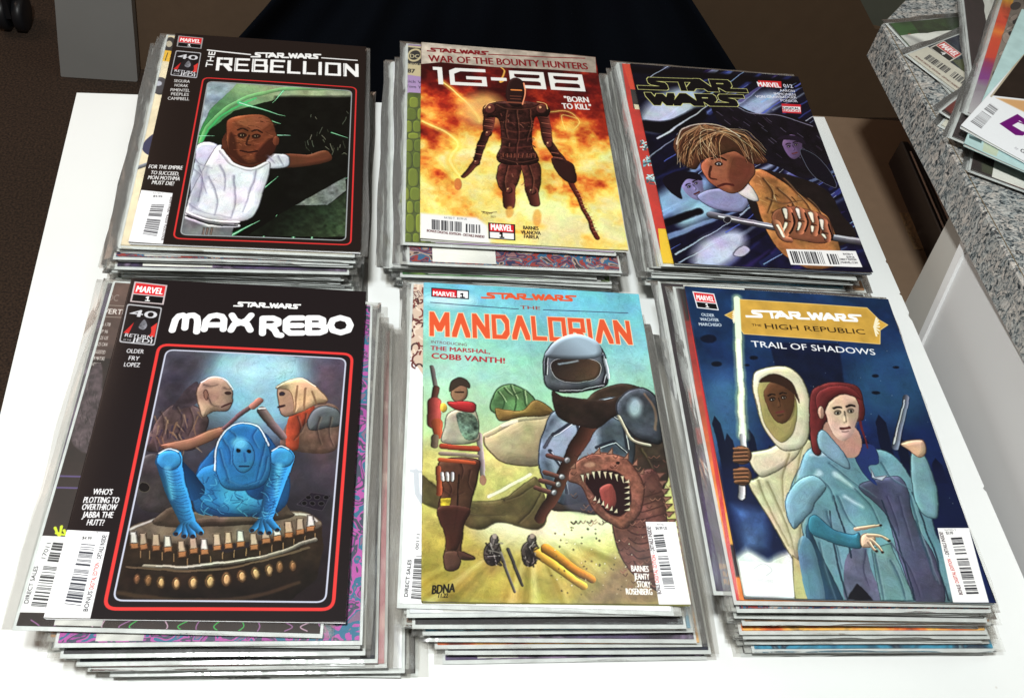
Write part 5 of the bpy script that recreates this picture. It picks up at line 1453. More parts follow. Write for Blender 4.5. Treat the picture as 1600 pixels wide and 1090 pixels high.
def print_mat(name, image, rough=0.36, coat=0.22):
    m, nt, b = new_mat(name)
    t = N(nt, 'ShaderNodeTexImage')
    t.image = image
    t.extension = 'EXTEND'
    uv = N(nt, 'ShaderNodeUVMap')
    nt.links.new(uv.outputs[0], t.inputs[0])
    nt.links.new(t.outputs[0], b.inputs['Base Color'])
    b.inputs['Roughness'].default_value = rough
    b.inputs['Coat Weight'].default_value = coat
    b.inputs['Coat Roughness'].default_value = 0.10
    b.inputs['Specular IOR Level'].default_value = 0.22
    tc = N(nt, 'ShaderNodeTexCoord')
    n1 = N(nt, 'ShaderNodeTexNoise', Scale=14.0, Detail=3.0)
    nt.links.new(tc.outputs['Object'], n1.inputs['Vector'])
    bp = N(nt, 'ShaderNodeBump', Strength=0.25, Distance=0.0015)
    nt.links.new(n1.outputs['Fac'], bp.inputs['Height'])
    nt.links.new(bp.outputs[0], b.inputs['Normal'])
    nt.links.new(bp.outputs[0], b.inputs['Coat Normal'])
    return m

def comic(loc, rz, cover, label, group=None, bagged=True, k=0, seed=0, tilt=(0, 0)):
    t = empty('comic_book', loc, rz)
    t.rotation_euler = (tilt[0], tilt[1], rz)
    tag(t, label, 'comic book', group)
    if bagged:
        link('cover', ME_COVER[k], cover, t)
        link('pages', ME_PAGES[k], M_PAPER, t)
        link('backing_board', ME_BOARD[k], M_BOARD, t)
        link('sleeve', ME_SLEEVE[k][seed % 4], M_SLEEVE, t)
    else:
        link('cover', ME_TOP, cover, t)
        link('pages', ME_PAGES_TOP, M_PAPER, t)
    return t

def corners_of(loc, rz, th=CTH):
    c, s = math.cos(rz), math.sin(rz)
    return [px((loc[0] + c * a - s * b, loc[1] + s * a + c * b, loc[2] + th)) for a, b in
            ((-CWD / 2, CHT / 2), (CWD / 2, CHT / 2), (CWD / 2, -CHT / 2), (-CWD / 2, -CHT / 2))]

def pose_from(bl, br, z):
    A, B_ = at(*bl, z), at(*br, z)
    rz = math.atan2(B_[1] - A[1], B_[0] - A[0])
    c, s = math.cos(rz), math.sin(rz)
    a, b = CWD / 2, CHT / 2
    return (A[0] + c * a - s * b, A[1] + s * a + c * b, rz)

# palettes of the covers of which only an edge shows
PAL = {
    'black': ((16, 14, 18), (34, 30, 38), (14, 12, 16)), 'navy': ((14, 20, 38), (24, 34, 60), (10, 12, 24)),
    'teal': ((20, 96, 130), (60, 150, 180), (12, 40, 66), (150, 190, 200)), 'purple': ((48, 30, 66), (84, 66, 110), (30, 22, 44), (150, 130, 160)),
    'magenta': ((160, 70, 150), (60, 70, 92), (176, 84, 160), (40, 110, 140), (130, 100, 130)), 'fiery orange': ((120, 40, 16), (224, 110, 40), (240, 190, 90), (90, 30, 20)),
    'white': ((226, 228, 228), (206, 208, 212), (232, 232, 230)), 'grey': ((120, 122, 124), (90, 92, 98), (160, 158, 154)),
    'tan': ((150, 106, 74), (186, 140, 96), (110, 76, 60)), 'red': ((170, 36, 34), (120, 20, 24), (206, 70, 50)),
    'green': ((36, 110, 44), (60, 150, 60), (20, 60, 30), (150, 190, 90)), 'many-coloured': ((140, 100, 104), (30, 40, 84), (150, 52, 48), (40, 100, 136), (176, 150, 136), (50, 36, 50)),
    'sky blue': ((80, 170, 206), (150, 206, 226), (40, 90, 140)), 'yellow': ((220, 186, 60), (200, 150, 40), (236, 214, 130)),
    'brown': ((84, 56, 40), (120, 84, 60), (50, 34, 28)), 'pink': ((206, 150, 150), (186, 120, 130), (226, 196, 190)),
}
_pm = {}
def pal_mat(key, var=0):
    if (key, var) not in _pm:
        kind = 'vor' if key in ('magenta', 'many-coloured') else 'noise'
        _pm[(key, var)] = strip_mat(key + ' print', PAL[key], scale=(95 if kind == 'vor' else 30), seed=var + len(key) * .37, kind=kind)
    return _pm[(key, var)]

ORD = ['topmost', 'second', 'third', 'fourth', 'fifth', 'sixth', 'seventh', 'eighth', 'ninth', 'tenth', 'eleventh', 'twelfth', 'thirteenth',
       'fourteenth', 'fifteenth', 'sixteenth', 'seventeenth', 'eighteenth', 'nineteenth', 'twentieth', 'twenty-first', 'twenty-second', 'twenty-third', 'twenty-fourth', 'twenty-fifth']

def stack(top, ztop, n, keys, covers, toplabel, topcover, nick, prints, seed):
    """top: pose (x, y, rz) of the uppermost cover; keys: layer -> bottom corners seen in the photograph"""
    group = 'comics stacked under the ' + nick
    n0 = n
    n = int(round(n0 * 1.22))
    up = lambda i: i if i <= 2 else int(round(2 + (i - 2) * (n - 3) / (n0 - 3)))
    keys = {up(i): v for i, v in keys.items()}
    dark = ['black', 'navy', 'brown', 'grey']
    cv = [None] * (n - 1)
    for i, c in enumerate(covers): cv[up(i + 1) - 1] = c
    r = random.Random(seed)
    covers = [c if c is not None else r.choice(dark) for c in cv]
    dz = ztop / n
    K = [(0, top)]
    for i, (bl, br) in sorted(keys.items()):
        x, y, rz = pose_from(bl, br, ztop - dz * i)
        a, b_ = -CWD / 2, -CHT / 2         # keep the corner, limit the twist
        c, s = math.cos(rz), math.sin(rz)
        cx, cy = x + c * a - s * b_, y + s * a + c * b_
        rz = max(top[2] - .02, min(top[2] + .02, rz))
        c, s = math.cos(rz), math.sin(rz)
        K.append((i, (cx - c * a + s * b_, cy - s * a - c * b_, rz)))
    poses = []
    for i in range(n):
        for (a, pa), (b, pb) in zip(K[:-1], K[1:]):
            if a <= i <= b:
                t = (i - a) / (b - a)
                p = [pa[q] + (pb[q] - pa[q]) * t for q in range(3)]
                break
        if i not in dict(K):
            a = max(q for q in dict(K) if q < i)
            p = list(dict(K)[a])
            p[0] += r.uniform(-.005, .004); p[1] += r.uniform(.0005, .005); p[2] = top[2] + r.uniform(-.014, .014)
        poses.append(p)
    gaps = [r.uniform(.86, 1.16) for _ in range(n - 1)]
    gsum = sum(gaps)
    lev = [0.0]
    for g in gaps: lev.append(lev[-1] + g / gsum * dz * (n - 1))
    for i, (x, y, rz) in enumerate(poses):
        ctop = ztop - lev[i]
        if i == 0:
            comic((x, y, ctop - 0.0016), rz, topcover, toplabel, group, bagged=False)
            continue
        loc = (x, y, ctop - CTH - 0.0002)
        colname = covers[i - 1]
        if i in prints:
            fn, desc = prints[i]
            P = Print(corners_of(loc, rz), (128, 128, 128))
            fn(P)
            mat = print_mat('print of ' + desc, P.image('cover print'))
            lab = desc + ', ' + ORD[i] + ' comic down under the ' + nick
        else:
            mat = pal_mat(colname, r.randint(0, 2))
            lab = ORD[i] + ' comic down under the ' + nick + ', ' + colname + ' cover edge'
        comic(loc, rz, mat, lab, group, k=r.randint(0, 2), seed=r.randint(0, 99), tilt=(r.uniform(-.0018, .0018), r.uniform(-.0036, .0036)))

# ------------------------------------------------------------------ prints of the second comics (left strips show)
def art_vertigo(p):
    p.poly([(150, 430), (600, 450), (580, 1000), (10, 990)], (40, 28, 26), tex=.3)
    p.poly([(160, 430), (215, 432), (190, 560), (130, 560)], (104, 80, 72), col2=(56, 44, 42), g=[(190, 440), (150, 640)], tex=.2)
    p.text('DC', (168, 470), (184, 471), 13, (160, 146, 140), alpha=.8)
    p.line([(162, 477), (205, 479)], 1, (170, 160, 150)); p.text('VERTIGO', (161, 490), (212, 493), 10, (220, 214, 210), bold=.03); p.line([(160, 495), (205, 497)], 1, (170, 160, 150))
    for s, a, b, y in (('no.178', 155, 172, 509), ('SEP 96', 153, 168, 520), ('$2.25 US', 150, 168, 530), ('$3.25 CAN', 148, 167, 540), ('SUGGESTED', 144, 164, 552), ('FOR MATURE', 142, 163, 562), ('READERS', 138, 156, 571)):
        p.text(s, (a, y), (b, y + 1), 6.5, (206, 200, 196), bold=.02)
    p.poly([(140, 580), (160, 576), (150, 700), (112, 690), (122, 640)], (78, 66, 70), smooth=True, soft=4, tex=.5, ti=3)
    q = random.Random(3)
    for _ in range(110):
        x = q.uniform(116, 152); y = q.uniform(582, 690)
        p.line([(x, y), (x + q.uniform(-4, 3), y + q.uniform(4, 10))], 1, q.choice([(120, 106, 108), (40, 32, 34), (96, 84, 88)]), alpha=.6)
    for y in (743, 761): p.line([(84, y), (126, y + 1)], 2.6, (96, 80, 130), soft=2)
    for a, b in (((86, 824), (92, 838)), ((96, 822), (93, 838)), ((88, 832), (104, 836)), ((100, 828), (104, 836))): p.line([a, b], 4, (206, 220, 50), taper=2)
    p.poly([(62, 836), (150, 840), (140, 958), (28, 956)], (238, 238, 238))
    p.barcode([(48, 946), (80, 846), (102, 848), (74, 948)], seed=51, gapat=(.62, .66), col=(50, 50, 54))
    p.text('DIRECT SALES', (44, 942), (60, 884), 5.4, (50, 50, 54), bold=.02); p.text('17011', (71, 872), (80, 848), 5.4, (50, 50, 54))
    for k in range(16):
        x = 60 + k * 32 + q.uniform(-10, 10)
        p.line([(x, 985), (x + q.uniform(-14, 14), 978), (x + q.uniform(-20, 20), 968)], 1.6, q.choice([(60, 170, 80), (150, 100, 150), (190, 160, 180)]), smooth=True)

def art_cream(p):
    p.poly([(200, 40), (620, 70), (600, 420), (150, 400)], (226, 214, 188), tex=.08)
    p.ell((266, 70), 11, 13, (40, 36, 38), line=(200, 190, 170)); p.ell((264, 68), 5, 5, (190, 180, 160))
    p.poly([(252, 77), (274, 80), (270, 97), (250, 94)], (226, 186, 60)); p.line([(262, 82), (258, 94)], 1, (60, 50, 30))
    p.ell((250, 134), 13, 14, (70, 66, 72), sh=.5, line=(30, 28, 30)); p.ell((247, 130), 6, 4, (190, 190, 200), soft=3)
    p.poly([(222, 226), (244, 208), (242, 240), (228, 240)], (52, 52, 90), smooth=True)
    p.line([(214, 262), (232, 256), (236, 264)], 6, (110, 112, 120), sh=.5)

def art_scales(p):
    p.poly([(620, 60), (960, 90), (990, 420), (620, 400)], (150, 122, 168), col2=(176, 150, 190), g=[(640, 70), (640, 140)])
    p.poly([(630, 70), (662, 73), (662, 120), (634, 116)], (196, 184, 150)); p.poly([(633, 73), (662, 76), (662, 102), (635, 100)], (26, 24, 24))
    p.ell((648, 86), 12, 10, (196, 184, 150), rot=-.4); p.ell((648, 86), 9, 7, (26, 24, 24), rot=-.4); p.text('DC', (641, 90), (655, 91), 7, (196, 184, 150), bold=.04)
    p.text('NEW FORMAT', (637, 101), (684, 104), 3.6, (196, 184, 150), bold=.04); p.text('87', (637, 113), (648, 114), 7, (30, 26, 26), bold=.05)
    p.text('Rick Veitch', (633, 128), (678, 132), 4.6, (40, 28, 60)); p.text('Tom Yeates', (634, 136), (676, 140), 4.6, (40, 28, 60))
    p.poly([(620, 150), (640, 144), (670, 146), (680, 400), (620, 400)], (84, 100, 30), smooth=False, tex=.3)
    q = random.Random(5)
    y = 152
    while y < 385:
        x = 622 + q.uniform(-4, 4)
        h = q.uniform(8, 20) if y < 220 else q.uniform(14, 30)
        while x < 680:
            w = q.uniform(10, 17)
            p.poly([(x, y + h * .1), (x + w * .5, y - 1), (x + w, y + h * .15), (x + w * 1.0, y + h * .85), (x + w * .45, y + h), (x, y + h * .8)], q.choice([(112, 126, 36), (96, 112, 32), (128, 140, 44)]), smooth=True, sh=.45, r=7, line=(30, 40, 14))
            x += w + 1
        y += h + .5

def art_figures(p):
    p.poly([(970, 90), (1260, 120), (1380, 440), (1020, 430)], (190, 46, 34), tex=.1)
    p.poly([(970, 90), (990, 95), (1002, 140), (985, 140)], (206, 70, 40)); p.poly([(985, 140), (1003, 142), (1006, 170), (990, 170)], (40, 36, 36), tex=.5); p.poly([(990, 163), (1006, 165), (1008, 172), (992, 171)], (214, 206, 180))
    q = random.Random(2)
    for c in ((1009, 227), (1014, 252), (1019, 281)):
        for _ in range(16):
            p.line([(c[0] + q.uniform(-9, 8), c[1] + q.uniform(-8, 8)), (c[0] + q.uniform(-9, 8), c[1] + q.uniform(-8, 8))], 2, q.choice([(120, 180, 190), (60, 80, 90), (200, 220, 220)]))
    p.poly([(1028, 357), (1120, 362), (1130, 430), (1034, 415)], (222, 190, 40)); p.poly([(1048, 372), (1062, 378), (1056, 392)], (70, 60, 20), smooth=True)

def art_maroon(p):
    p.poly([(620, 420), (1000, 440), (1080, 980), (600, 960)], (232, 232, 234))
    p.poly([(640, 436), (690, 440), (690, 600), (668, 596), (644, 560), (637, 520)], (206, 186, 170), smooth=False)
    q = random.Random(9)
    for _ in range(60):
        x = q.uniform(637, 672); y = q.uniform(440, 580); a = q.uniform(0, 6.28); r_ = q.uniform(5, 10)
        p.line([(x + r_ * math.cos(a + t), y + r_ * math.sin(a + t)) for t in (0, .8, 1.6, 2.4)], 2.6, q.choice([(96, 30, 30), (120, 44, 38), (60, 20, 24), (224, 210, 196)]), smooth=True)
    p.text('GUN', (645, 468), (659, 462), 8, (230, 220, 206), bold=.04, outline=(70, 24, 26))
    p.line([(650, 735), (652, 770), (664, 790)], 7, (196, 200, 206)); p.line([(642, 735), (660, 737)], 4, (196, 200, 206))
    p.barcode([(642, 934), (648, 866), (664, 866), (660, 936)], seed=61, gapat=(.9, .95), col=(50, 50, 54))
    p.text('DIRECT SALES', (637, 932), (643, 874), 4.4, (40, 40, 44), bold=.02); p.text('00111', (654, 858), (656, 834), 4, (60, 60, 64))

def art_redspine(p):
    p.poly([(1060, 435), (1390, 460), (1570, 960), (1140, 950)], (150, 34, 30), col2=(230, 140, 60), g=[(1080, 560), (1130, 780)], tex=.2)
    p.poly([(1055, 435), (1090, 440), (1092, 500), (1072, 500)], (30, 22, 26), soft=12)
    p.poly([(1130, 800), (1160, 800), (1160, 850), (1142, 850)], (226, 180, 84)); p.poly([(1140, 850), (1170, 850), (1170, 900), (1150, 900)], (40, 30, 40), soft=6)
    p.line([(1071, 445), (1104, 640), (1152, 936)], 5, (196, 44, 44), soft=1.5)

def art_purple(p):
    p.poly([(1030, 435), (1380, 460), (1560, 960), (1100, 950)], (34, 24, 34), tex=.4)
    p.poly([(1090, 700), (1130, 700), (1160, 930), (1110, 930)], (58, 34, 84), soft=20, tex=.5)
    p.poly([(1086, 668), (1108, 666), (1112, 690), (1090, 694)], (160, 40, 40), soft=5)
    for i in range(7): p.line([(1068, 470 + i * 5), (1084, 471 + i * 5)], 2, (196, 186, 190))
    for i in range(14): p.line([(1082 + i, 598 + i * 4.6), (1092 + i, 597 + i * 4.6)], 1.6, (190, 190, 196))
    for s, a, b, y in (('BRIAN', 1125, 1155, 888), ('RACHEL', 1131, 1164, 900), ('RICH', 1132, 1156, 912)): p.text(s, (a, y), (b, y + 1), 7, (196, 140, 60), bold=.03)

# ------------------------------------------------------------------ the six stacks
TC = {'reb': ((275, 50), (571, 74), (563, 394), (201, 381)), 'ig': ((658, 66), (930, 91), (982, 392), (656, 375)),
      'sw': ((986, 98), (1246, 119), (1367, 426), (1052, 409)), 'max': ((206, 436), (569, 452), (540, 977), (70, 962)),
      'man': ((661, 443), (997, 459), (1079, 948), (659, 938)), 'hi': ((1074, 443), (1387, 466), (1563, 937), (1160, 932))}

def top_print(key, fn, base, name):
    P = Print(TC[key], base)
    fn(P)
    return print_mat(name, P.image(name))

stack((-0.0933, 0.3666, -0.0042), 0.0447, 16,
      {1: ((25, 976), (535, 989)), 3: ((90, 1003), (556, 995)), 5: ((98, 1019), (575, 1002)), 8: ((124, 1032), (600, 1018)), 10: ((142, 1040), (604, 1024)), 12: ((176, 1048), (618, 1030)), 15: ((204, 1055), (637, 1032))},
      ['black', 'purple', 'magenta', 'fiery orange', 'black', 'white', 'teal', 'navy', 'white', 'pink', 'grey', 'white', 'pink', 'teal', 'black'],
      'unbagged black comic with a red-framed painting of a seated blue figure on a drum',
      top_print('max', art_drum, (26, 20, 22), 'black cover, blue figure'), 'blue figure comic', {1: (art_vertigo, 'dark comic with grey barcode strip')}, 11)
stack((0.1181, 0.3803, 0.002), 0.0430, 15,
      {1: ((625, 942), (1045, 957)), 2: ((640, 957), (1052, 955)), 4: ((649, 973), (1071, 973)), 6: ((665, 984), (1090, 979)), 8: ((673, 994), (1099, 996)), 10: ((684, 1005), (1078, 1002)), 12: ((700, 1015), (1092, 1014)), 14: ((696, 1030), (1092, 1021))},
      ['white', 'white', 'many-coloured', 'black', 'white', 'teal', 'grey', 'purple', 'white', 'fiery orange', 'sky blue', 'navy', 'sky blue', 'purple'],
      'unbagged sky-blue comic with orange title and a steel-helmeted figure above a dragon',
      top_print('man', art_desert, (0, 0, 0), 'sky blue cover, steel helmet'), 'steel helmet comic', {1: (art_maroon, 'white comic with maroon swirls')}, 23)
stack((0.3179, 0.3791, -0.0098), 0.0560, 18,
      {1: ((1152, 936), (1543, 941)), 2: ((1120, 921), (1520, 928)), 3: ((1156, 949), (1546, 948)), 5: ((1152, 957), (1552, 964)), 7: ((1165, 968), (1552, 966)), 9: ((1161, 982), (1554, 967)), 11: ((1166, 990), (1546, 979)), 13: ((1168, 998), (1555, 990)), 15: ((1180, 1012), (1536, 996)), 17: ((1162, 1018), (1540, 1010))},
      ['red', 'purple', 'many-coloured', 'white', 'black', 'tan', 'tan', 'white', 'fiery orange', 'red', 'grey', 'black', 'black', 'navy', 'teal', 'white', 'black'],
      'unbagged dark-blue comic with a gold title plaque, hooded figure and red-haired woman',
      top_print('hi', art_city, (0, 0, 0), 'dark blue cover, two figures'), 'red-haired woman comic',
      {1: (art_redspine, 'comic with red and orange spine'), 2: (art_purple, 'dark purple comic lettered in gold')}, 37)
stack((-0.1019, 0.6537, 0.026), 0.0521, 18,
      {1: ((188, 382), (548, 396)), 4: ((181, 401), (561, 398)), 7: ((183, 416), (575, 418)), 11: ((193, 427), (591, 430)), 14: ((200, 436), (578, 452)), 17: ((214, 450), (597, 468))},
      ['yellow', 'white', 'black', 'many-coloured', 'white', 'purple', 'purple', 'white', 'teal', 'white', 'teal', 'white', 'green', 'white', 'teal', 'navy', 'teal'],
      'unbagged black comic with a red-framed painting of a bald man in a white tunic',
      top_print('reb', art_rebellion, (30, 22, 20), 'black cover, white tunic'), 'white tunic comic', {1: (art_cream, 'cream comic with a small yellow tag')}, 41)
stack((0.1137, 0.6809, 0.0063), 0.0450, 16,
      {1: ((633, 377), (958, 395)), 3: ((640, 408), (972, 406)), 5: ((614, 413), (967, 419)), 8: ((629, 427), (942, 434)), 11: ((632, 437), (976, 440)), 15: ((640, 452), (985, 458))},
      ['green', 'many-coloured', 'many-coloured', 'black', 'white', 'green', 'navy', 'green', 'white', 'black', 'yellow', 'white', 'teal', 'brown', 'sky blue'],
      'unbagged orange comic with a dark armoured figure standing in flames',
      top_print('ig', art_fire, (0, 0, 0), 'flame cover, dark figure'), 'flaming armour comic', {1: (art_scales, 'lavender comic with green scales')}, 53)
stack((0.3121, 0.6615, 0.0154), 0.0560, 19,
      {1: ((1036, 411), (1338, 424)), 3: ((1025, 413), (1322, 432)), 6: ((1022, 428), (1338, 436)), 10: ((1052, 443), (1369, 447)), 14: ((1046, 450), (1367, 458)), 18: ((1060, 468), (1360, 474))},
      ['red', 'white', 'white', 'grey', 'black', 'black', 'white', 'sky blue', 'brown', 'tan', 'green', 'brown', 'white', 'black', 'white', 'grey', 'teal', 'white'],
      'unbagged dark comic with blue light streaks and a portrait of a brown-haired man',
      top_print('sw', art_streaks, (0, 0, 0), 'blue streaks cover, portrait'), 'light streaks comic', {1: (art_figures, 'red and yellow comic')}, 67)

# ------------------------------------------------------------------ setting
def floor():
    m, nt, b = new_mat('dark brown carpet')
    tc = N(nt, 'ShaderNodeTexCoord')
    n1 = N(nt, 'ShaderNodeTexNoise', Scale=260.0, Detail=2.0)
    n2 = N(nt, 'ShaderNodeTexNoise', Scale=2.2, Detail=3.0)
    nt.links.new(tc.outputs['Object'], n1.inputs['Vector']); nt.links.new(tc.outputs['Object'], n2.inputs['Vector'])
    mx = N(nt, 'ShaderNodeMix', data_type='RGBA', blend_type='MULTIPLY'); mx.inputs[0].default_value = 1
    r = N(nt, 'ShaderNodeValToRGB'); r.color_ramp.elements[0].position = .35; r.color_ramp.elements[0].color = (.028, .017, .012, 1); r.color_ramp.elements[1].position = .7; r.color_ramp.elements[1].color = (.095, .055, .035, 1)
    r2 = N(nt, 'ShaderNodeValToRGB'); r2.color_ramp.elements[0].color = (.55, .6, .55, 1); r2.color_ramp.elements[1].color = (1, 1, 1, 1)
    nt.links.new(n1.outputs['Fac'], r.inputs[0]); nt.links.new(n2.outputs['Fac'], r2.inputs[0])
    nt.links.new(r.outputs[0], mx.inputs[6]); nt.links.new(r2.outputs[0], mx.inputs[7])
    nt.links.new(mx.outputs[2], b.inputs['Base Color']); b.inputs['Roughness'].default_value = .95
    bp = N(nt, 'ShaderNodeBump', Strength=.6, Distance=.004); nt.links.new(n1.outputs['Fac'], bp.inputs['Height']); nt.links.new(bp.outputs[0], b.inputs['Normal'])
    o = mesh_obj('floor', [(-4, -3, FZ), (5, -3, FZ), (5, 6, FZ), (-4, 6, FZ)], [(0, 1, 2, 3)], m)
    tag(o, 'dark brown carpet floor around the table', None, None, 'structure')
FZ = -0.70
floor()

# table: slab with worn edge band and four legs
def table():
    t = empty('table', (0.1, 0.45, FZ))
    tag(t, 'white laminate table carrying the six stacks of comics', 'table')
    loc = Vector(t.location)
    TL = at(120, 145, 0); L1 = at(40, 420, 0); L2 = at(2, 640, 0)
    TR = at(1288, 183, 0); R1 = at(1416, 473, 0); R2 = at(1512, 700, 0); R3 = at(1600, 903, 0)
    dl = (L2 - TL) / (TL[1] - L2[1])
    dr = (R3 - TR) / (TR[1] - R3[1])
    y0 = -0.02
    BL_ = TL + dl * (TL[1] - y0); BR_ = TR + dr * (TR[1] - y0)
    r = random.Random(3)
    right = []
    # small chips along the right edge
    yy = TR[1] - .2
    while yy > y0 + .03:
        x = TR[0] + dr[0] * (TR[1] - yy)
        w = r.uniform(.003, .009)
        if r.random() < .6:
            right += [(x, yy), (x - r.uniform(.0006, .0018), yy - w * .4), (x - r.uniform(.0004, .0012), yy - w * .8), (x, yy - w)]
        yy -= w + r.uniform(.01, .05)
    outl = [(TL[0], TL[1]), (BL_[0], BL_[1]), (BR_[0], BR_[1])] + right[::-1] + [(TR[0], TR[1])]
    V, F = prism([(x - loc.x, y - loc.y) for x, y in outl], -FZ - 0.006, -FZ)
    mesh_obj('tabletop', V, F, M_TABLE, t)
    c = np.array(outl).mean(0)
    inn = [(TL[0] + .001, TL[1] - .001), (BL_[0] + .001, BL_[1] + .001), (BR_[0] - .003, BR_[1] + .001), (TR[0] - .003, TR[1] - .001)]
    V, F = prism([(x - loc.x, y - loc.y) for x, y in inn], -FZ - 0.028, -FZ - 0.0062)
    mesh_obj('edge_band', V, F, M_TABLE_EDGE, t)
    for x, y in ((TL[0] + .05, TL[1] - .05), (BL_[0] + .05, y0 + .05), (TR[0] - .05, TR[1] - .05), (BR_[0] - .05, y0 + .05)):
        V, F = box_vf(x - .02 - loc.x, x + .02 - loc.x, y - .02 - loc.y, y + .02 - loc.y, 0.0, -FZ - .0285)
        mesh_obj('leg', V, F, M_TABLE_EDGE, t)
table()

# granite counter on a white base
def counter():
    z1, z0 = 0.10, 0.064
    A = at(1378, 38, z1); B_ = at(1598, 442, z1); C_ = at(1415, 0, z1)
    d = (B_ - A) / (A[1] - B_[1])
    E_ = A + d * (A[1] + .1)
    e = (C_ - A) / np.linalg.norm(C_ - A)
    F_ = A + e * .55
    t = empty('counter', (A[0] + .3, .4, FZ))
    tag(t, 'speckled grey granite counter with white side panels beside the table', 'counter')
    L = Vector(t.location)
    pts = [(A[0], A[1]), (E_[0], E_[1]), (E_[0] + .9, E_[1]), (F_[0] + .6, F_[1]), (F_[0], F_[1])]
    V, F = prism([(x - L.x, y - L.y) for x, y in pts], z0 - FZ, z1 - FZ, bevel=.0012)
    mesh_obj('granite_top', V, F, M_GRANITE, t)
    # glued seam of the thickened edge
    s = [(A[0] + .0035, A[1] - .002), (E_[0] + .0035, E_[1])]
    V, F = prism([(s[0][0] - L.x, s[0][1] - L.y), (s[1][0] - L.x, s[1][1] - L.y), (s[1][0] + .0008 - L.x, s[1][1] - L.y), (s[0][0] + .0008 - L.x, s[0][1] - L.y)], z1 - FZ, z1 - FZ + .00025)
    mesh_obj('seam', V, F, simple('seam resin', (.16, .12, .07), .4), t)
    M_P = simple('white painted panel', (.66, .66, .66), .5, .02, 8)
    def panel(name, q, x, th, mat):
        P = [at_x(u, v, x) for u, v in q]
        V = [(p[0] - L.x, p[1] - L.y, p[2] - FZ) for p in P] + [(p[0] + th - L.x, p[1] - L.y, p[2] - FZ) for p in P]
        n = len(P)
        F = [tuple(range(n)), tuple(range(n, 2 * n))[::-1]] + [(i, n + i, n + (i + 1) % n, (i + 1) % n) for i in range(n)]
        mesh_obj(name, V, F, mat, t)
    X = 0.492
    panel('side_panel', [(1507, 382), (1441, 530), (1300, 846), (1500, 1500), (1900, 1500), (1900, 1120)], X, .012, M_P)
    panel('panel_edge', [(1503, 372), (1436, 522), (1300, 826), (1302, 848), (1440.5, 533), (1509, 384)], X - .003, .014, simple('painted lit edge', (.85, .85, .85), .35, .02))  # panel edge strip; its lit look is put into a brighter colour
    panel('rear_panel', [(1484, 338), (1414, 474), (1290, 750), (1300, 830), (1440, 524), (1510, 384)], X + .004, .010, simple('cream painted panel', (.52, .50, .46), .5, .03, 8))
counter()

# things below and behind
M_CARD = simple('brown cardboard', (.19, .125, .08), .55, .10, 60, bump=.15)
M_CARD2 = simple('dark brown board', (.125, .078, .045), .6, .10, 30)
def carton():
    z = -0.10
    a = at(1262, 183.5, z); b = at(1440, 186, z)
    t = empty('carton', (b[0], .6, FZ)); L = Vector(t.location)
    tag(t, 'brown cardboard carton top in the gap between table and counter', 'carton')
    x0, x1, y1, y0 = a[0], b[0] + .14, b[1], .30
    V, F = prism([(x0 - L.x, y0 - L.y), (x1 - L.x, y0 - L.y), (x1 - L.x, y1 - L.y), (x0 - L.x, y1 - L.y - (b[1] - a[1]) * .6)], 0, z - FZ, bevel=.002)
    mesh_obj('box_body', V, F, M_CARD, t)
    m, nt, bs = new_mat('clear packing tape')
    bs.inputs['Base Color'].default_value = (.26, .17, .09, 1); bs.inputs['Roughness'].default_value = .08
    tc = N(nt, 'ShaderNodeTexCoord'); n1 = N(nt, 'ShaderNodeTexNoise', Scale=130.0, Detail=4.0); nt.links.new(tc.outputs['Object'], n1.inputs['Vector'])
    bp = N(nt, 'ShaderNodeBump', Strength=.9, Distance=.004); nt.links.new(n1.outputs['Fac'], bp.inputs['Height']); nt.links.new(bp.outputs[0], bs.inputs['Normal'])
    c = at(1438, 362, z)
    V, F = box_vf(c[0] - .016 - L.x, c[0] + .016 - L.x, c[1] - .028 - L.y, c[1] + .028 - L.y, z - FZ, z - FZ + .0004)
    mesh_obj('tape', V, F, m, t)
    # dark slim cases lying on it, against the counter
    p0 = at(1417, 250, z + .03); p1 = at(1452, 372, z + .03)
    cols = [(.02, .016, .018), (.03, .022, .024), (.016, .014, .016)]
    for i in range(3):
        w = .0105
        x = p0[0] + i * (w + .0012)
        e = empty('slim_case', (x + w / 2, (p0[1] + p1[1]) / 2 + .008, z)); LL = Vector(e.location)
        tag(e, ['dark slim case nearest the table, standing on the carton', 'dark slim case with an orange spine mark, middle of three on the carton', 'dark slim case tucked closest under the granite edge'][i], 'case', 'dark slim cases on the carton')
        h = .034 - i * .002
        ln = (p0[1] - p1[1]) / 2 + .02
        V, F = prism([(-w / 2, -ln), (w / 2, -ln), (w / 2, ln - .014), (w / 2 - .002, ln), (-w / 2, ln)], 0, h, bevel=.0012)
        mesh_obj('shell', V, F, simple('dark case plastic', cols[i], .3, .1, coat=.3), e)
        V, F = box_vf(-.0006, .0012, -ln + .003, ln - .018, h, h + .0004)
        mesh_obj('lip', V, F, simple('pale case lip', (.65, .52, .46), .4), e)
        if i:
            V, F = box_vf(.0012, .0042, -ln + .002, -ln + .05 - i * .012, h, h + .0006)
            mesh_obj('spine_mark', V, F, simple('orange spine print', (.75, .16, .06), .4), e)
carton()

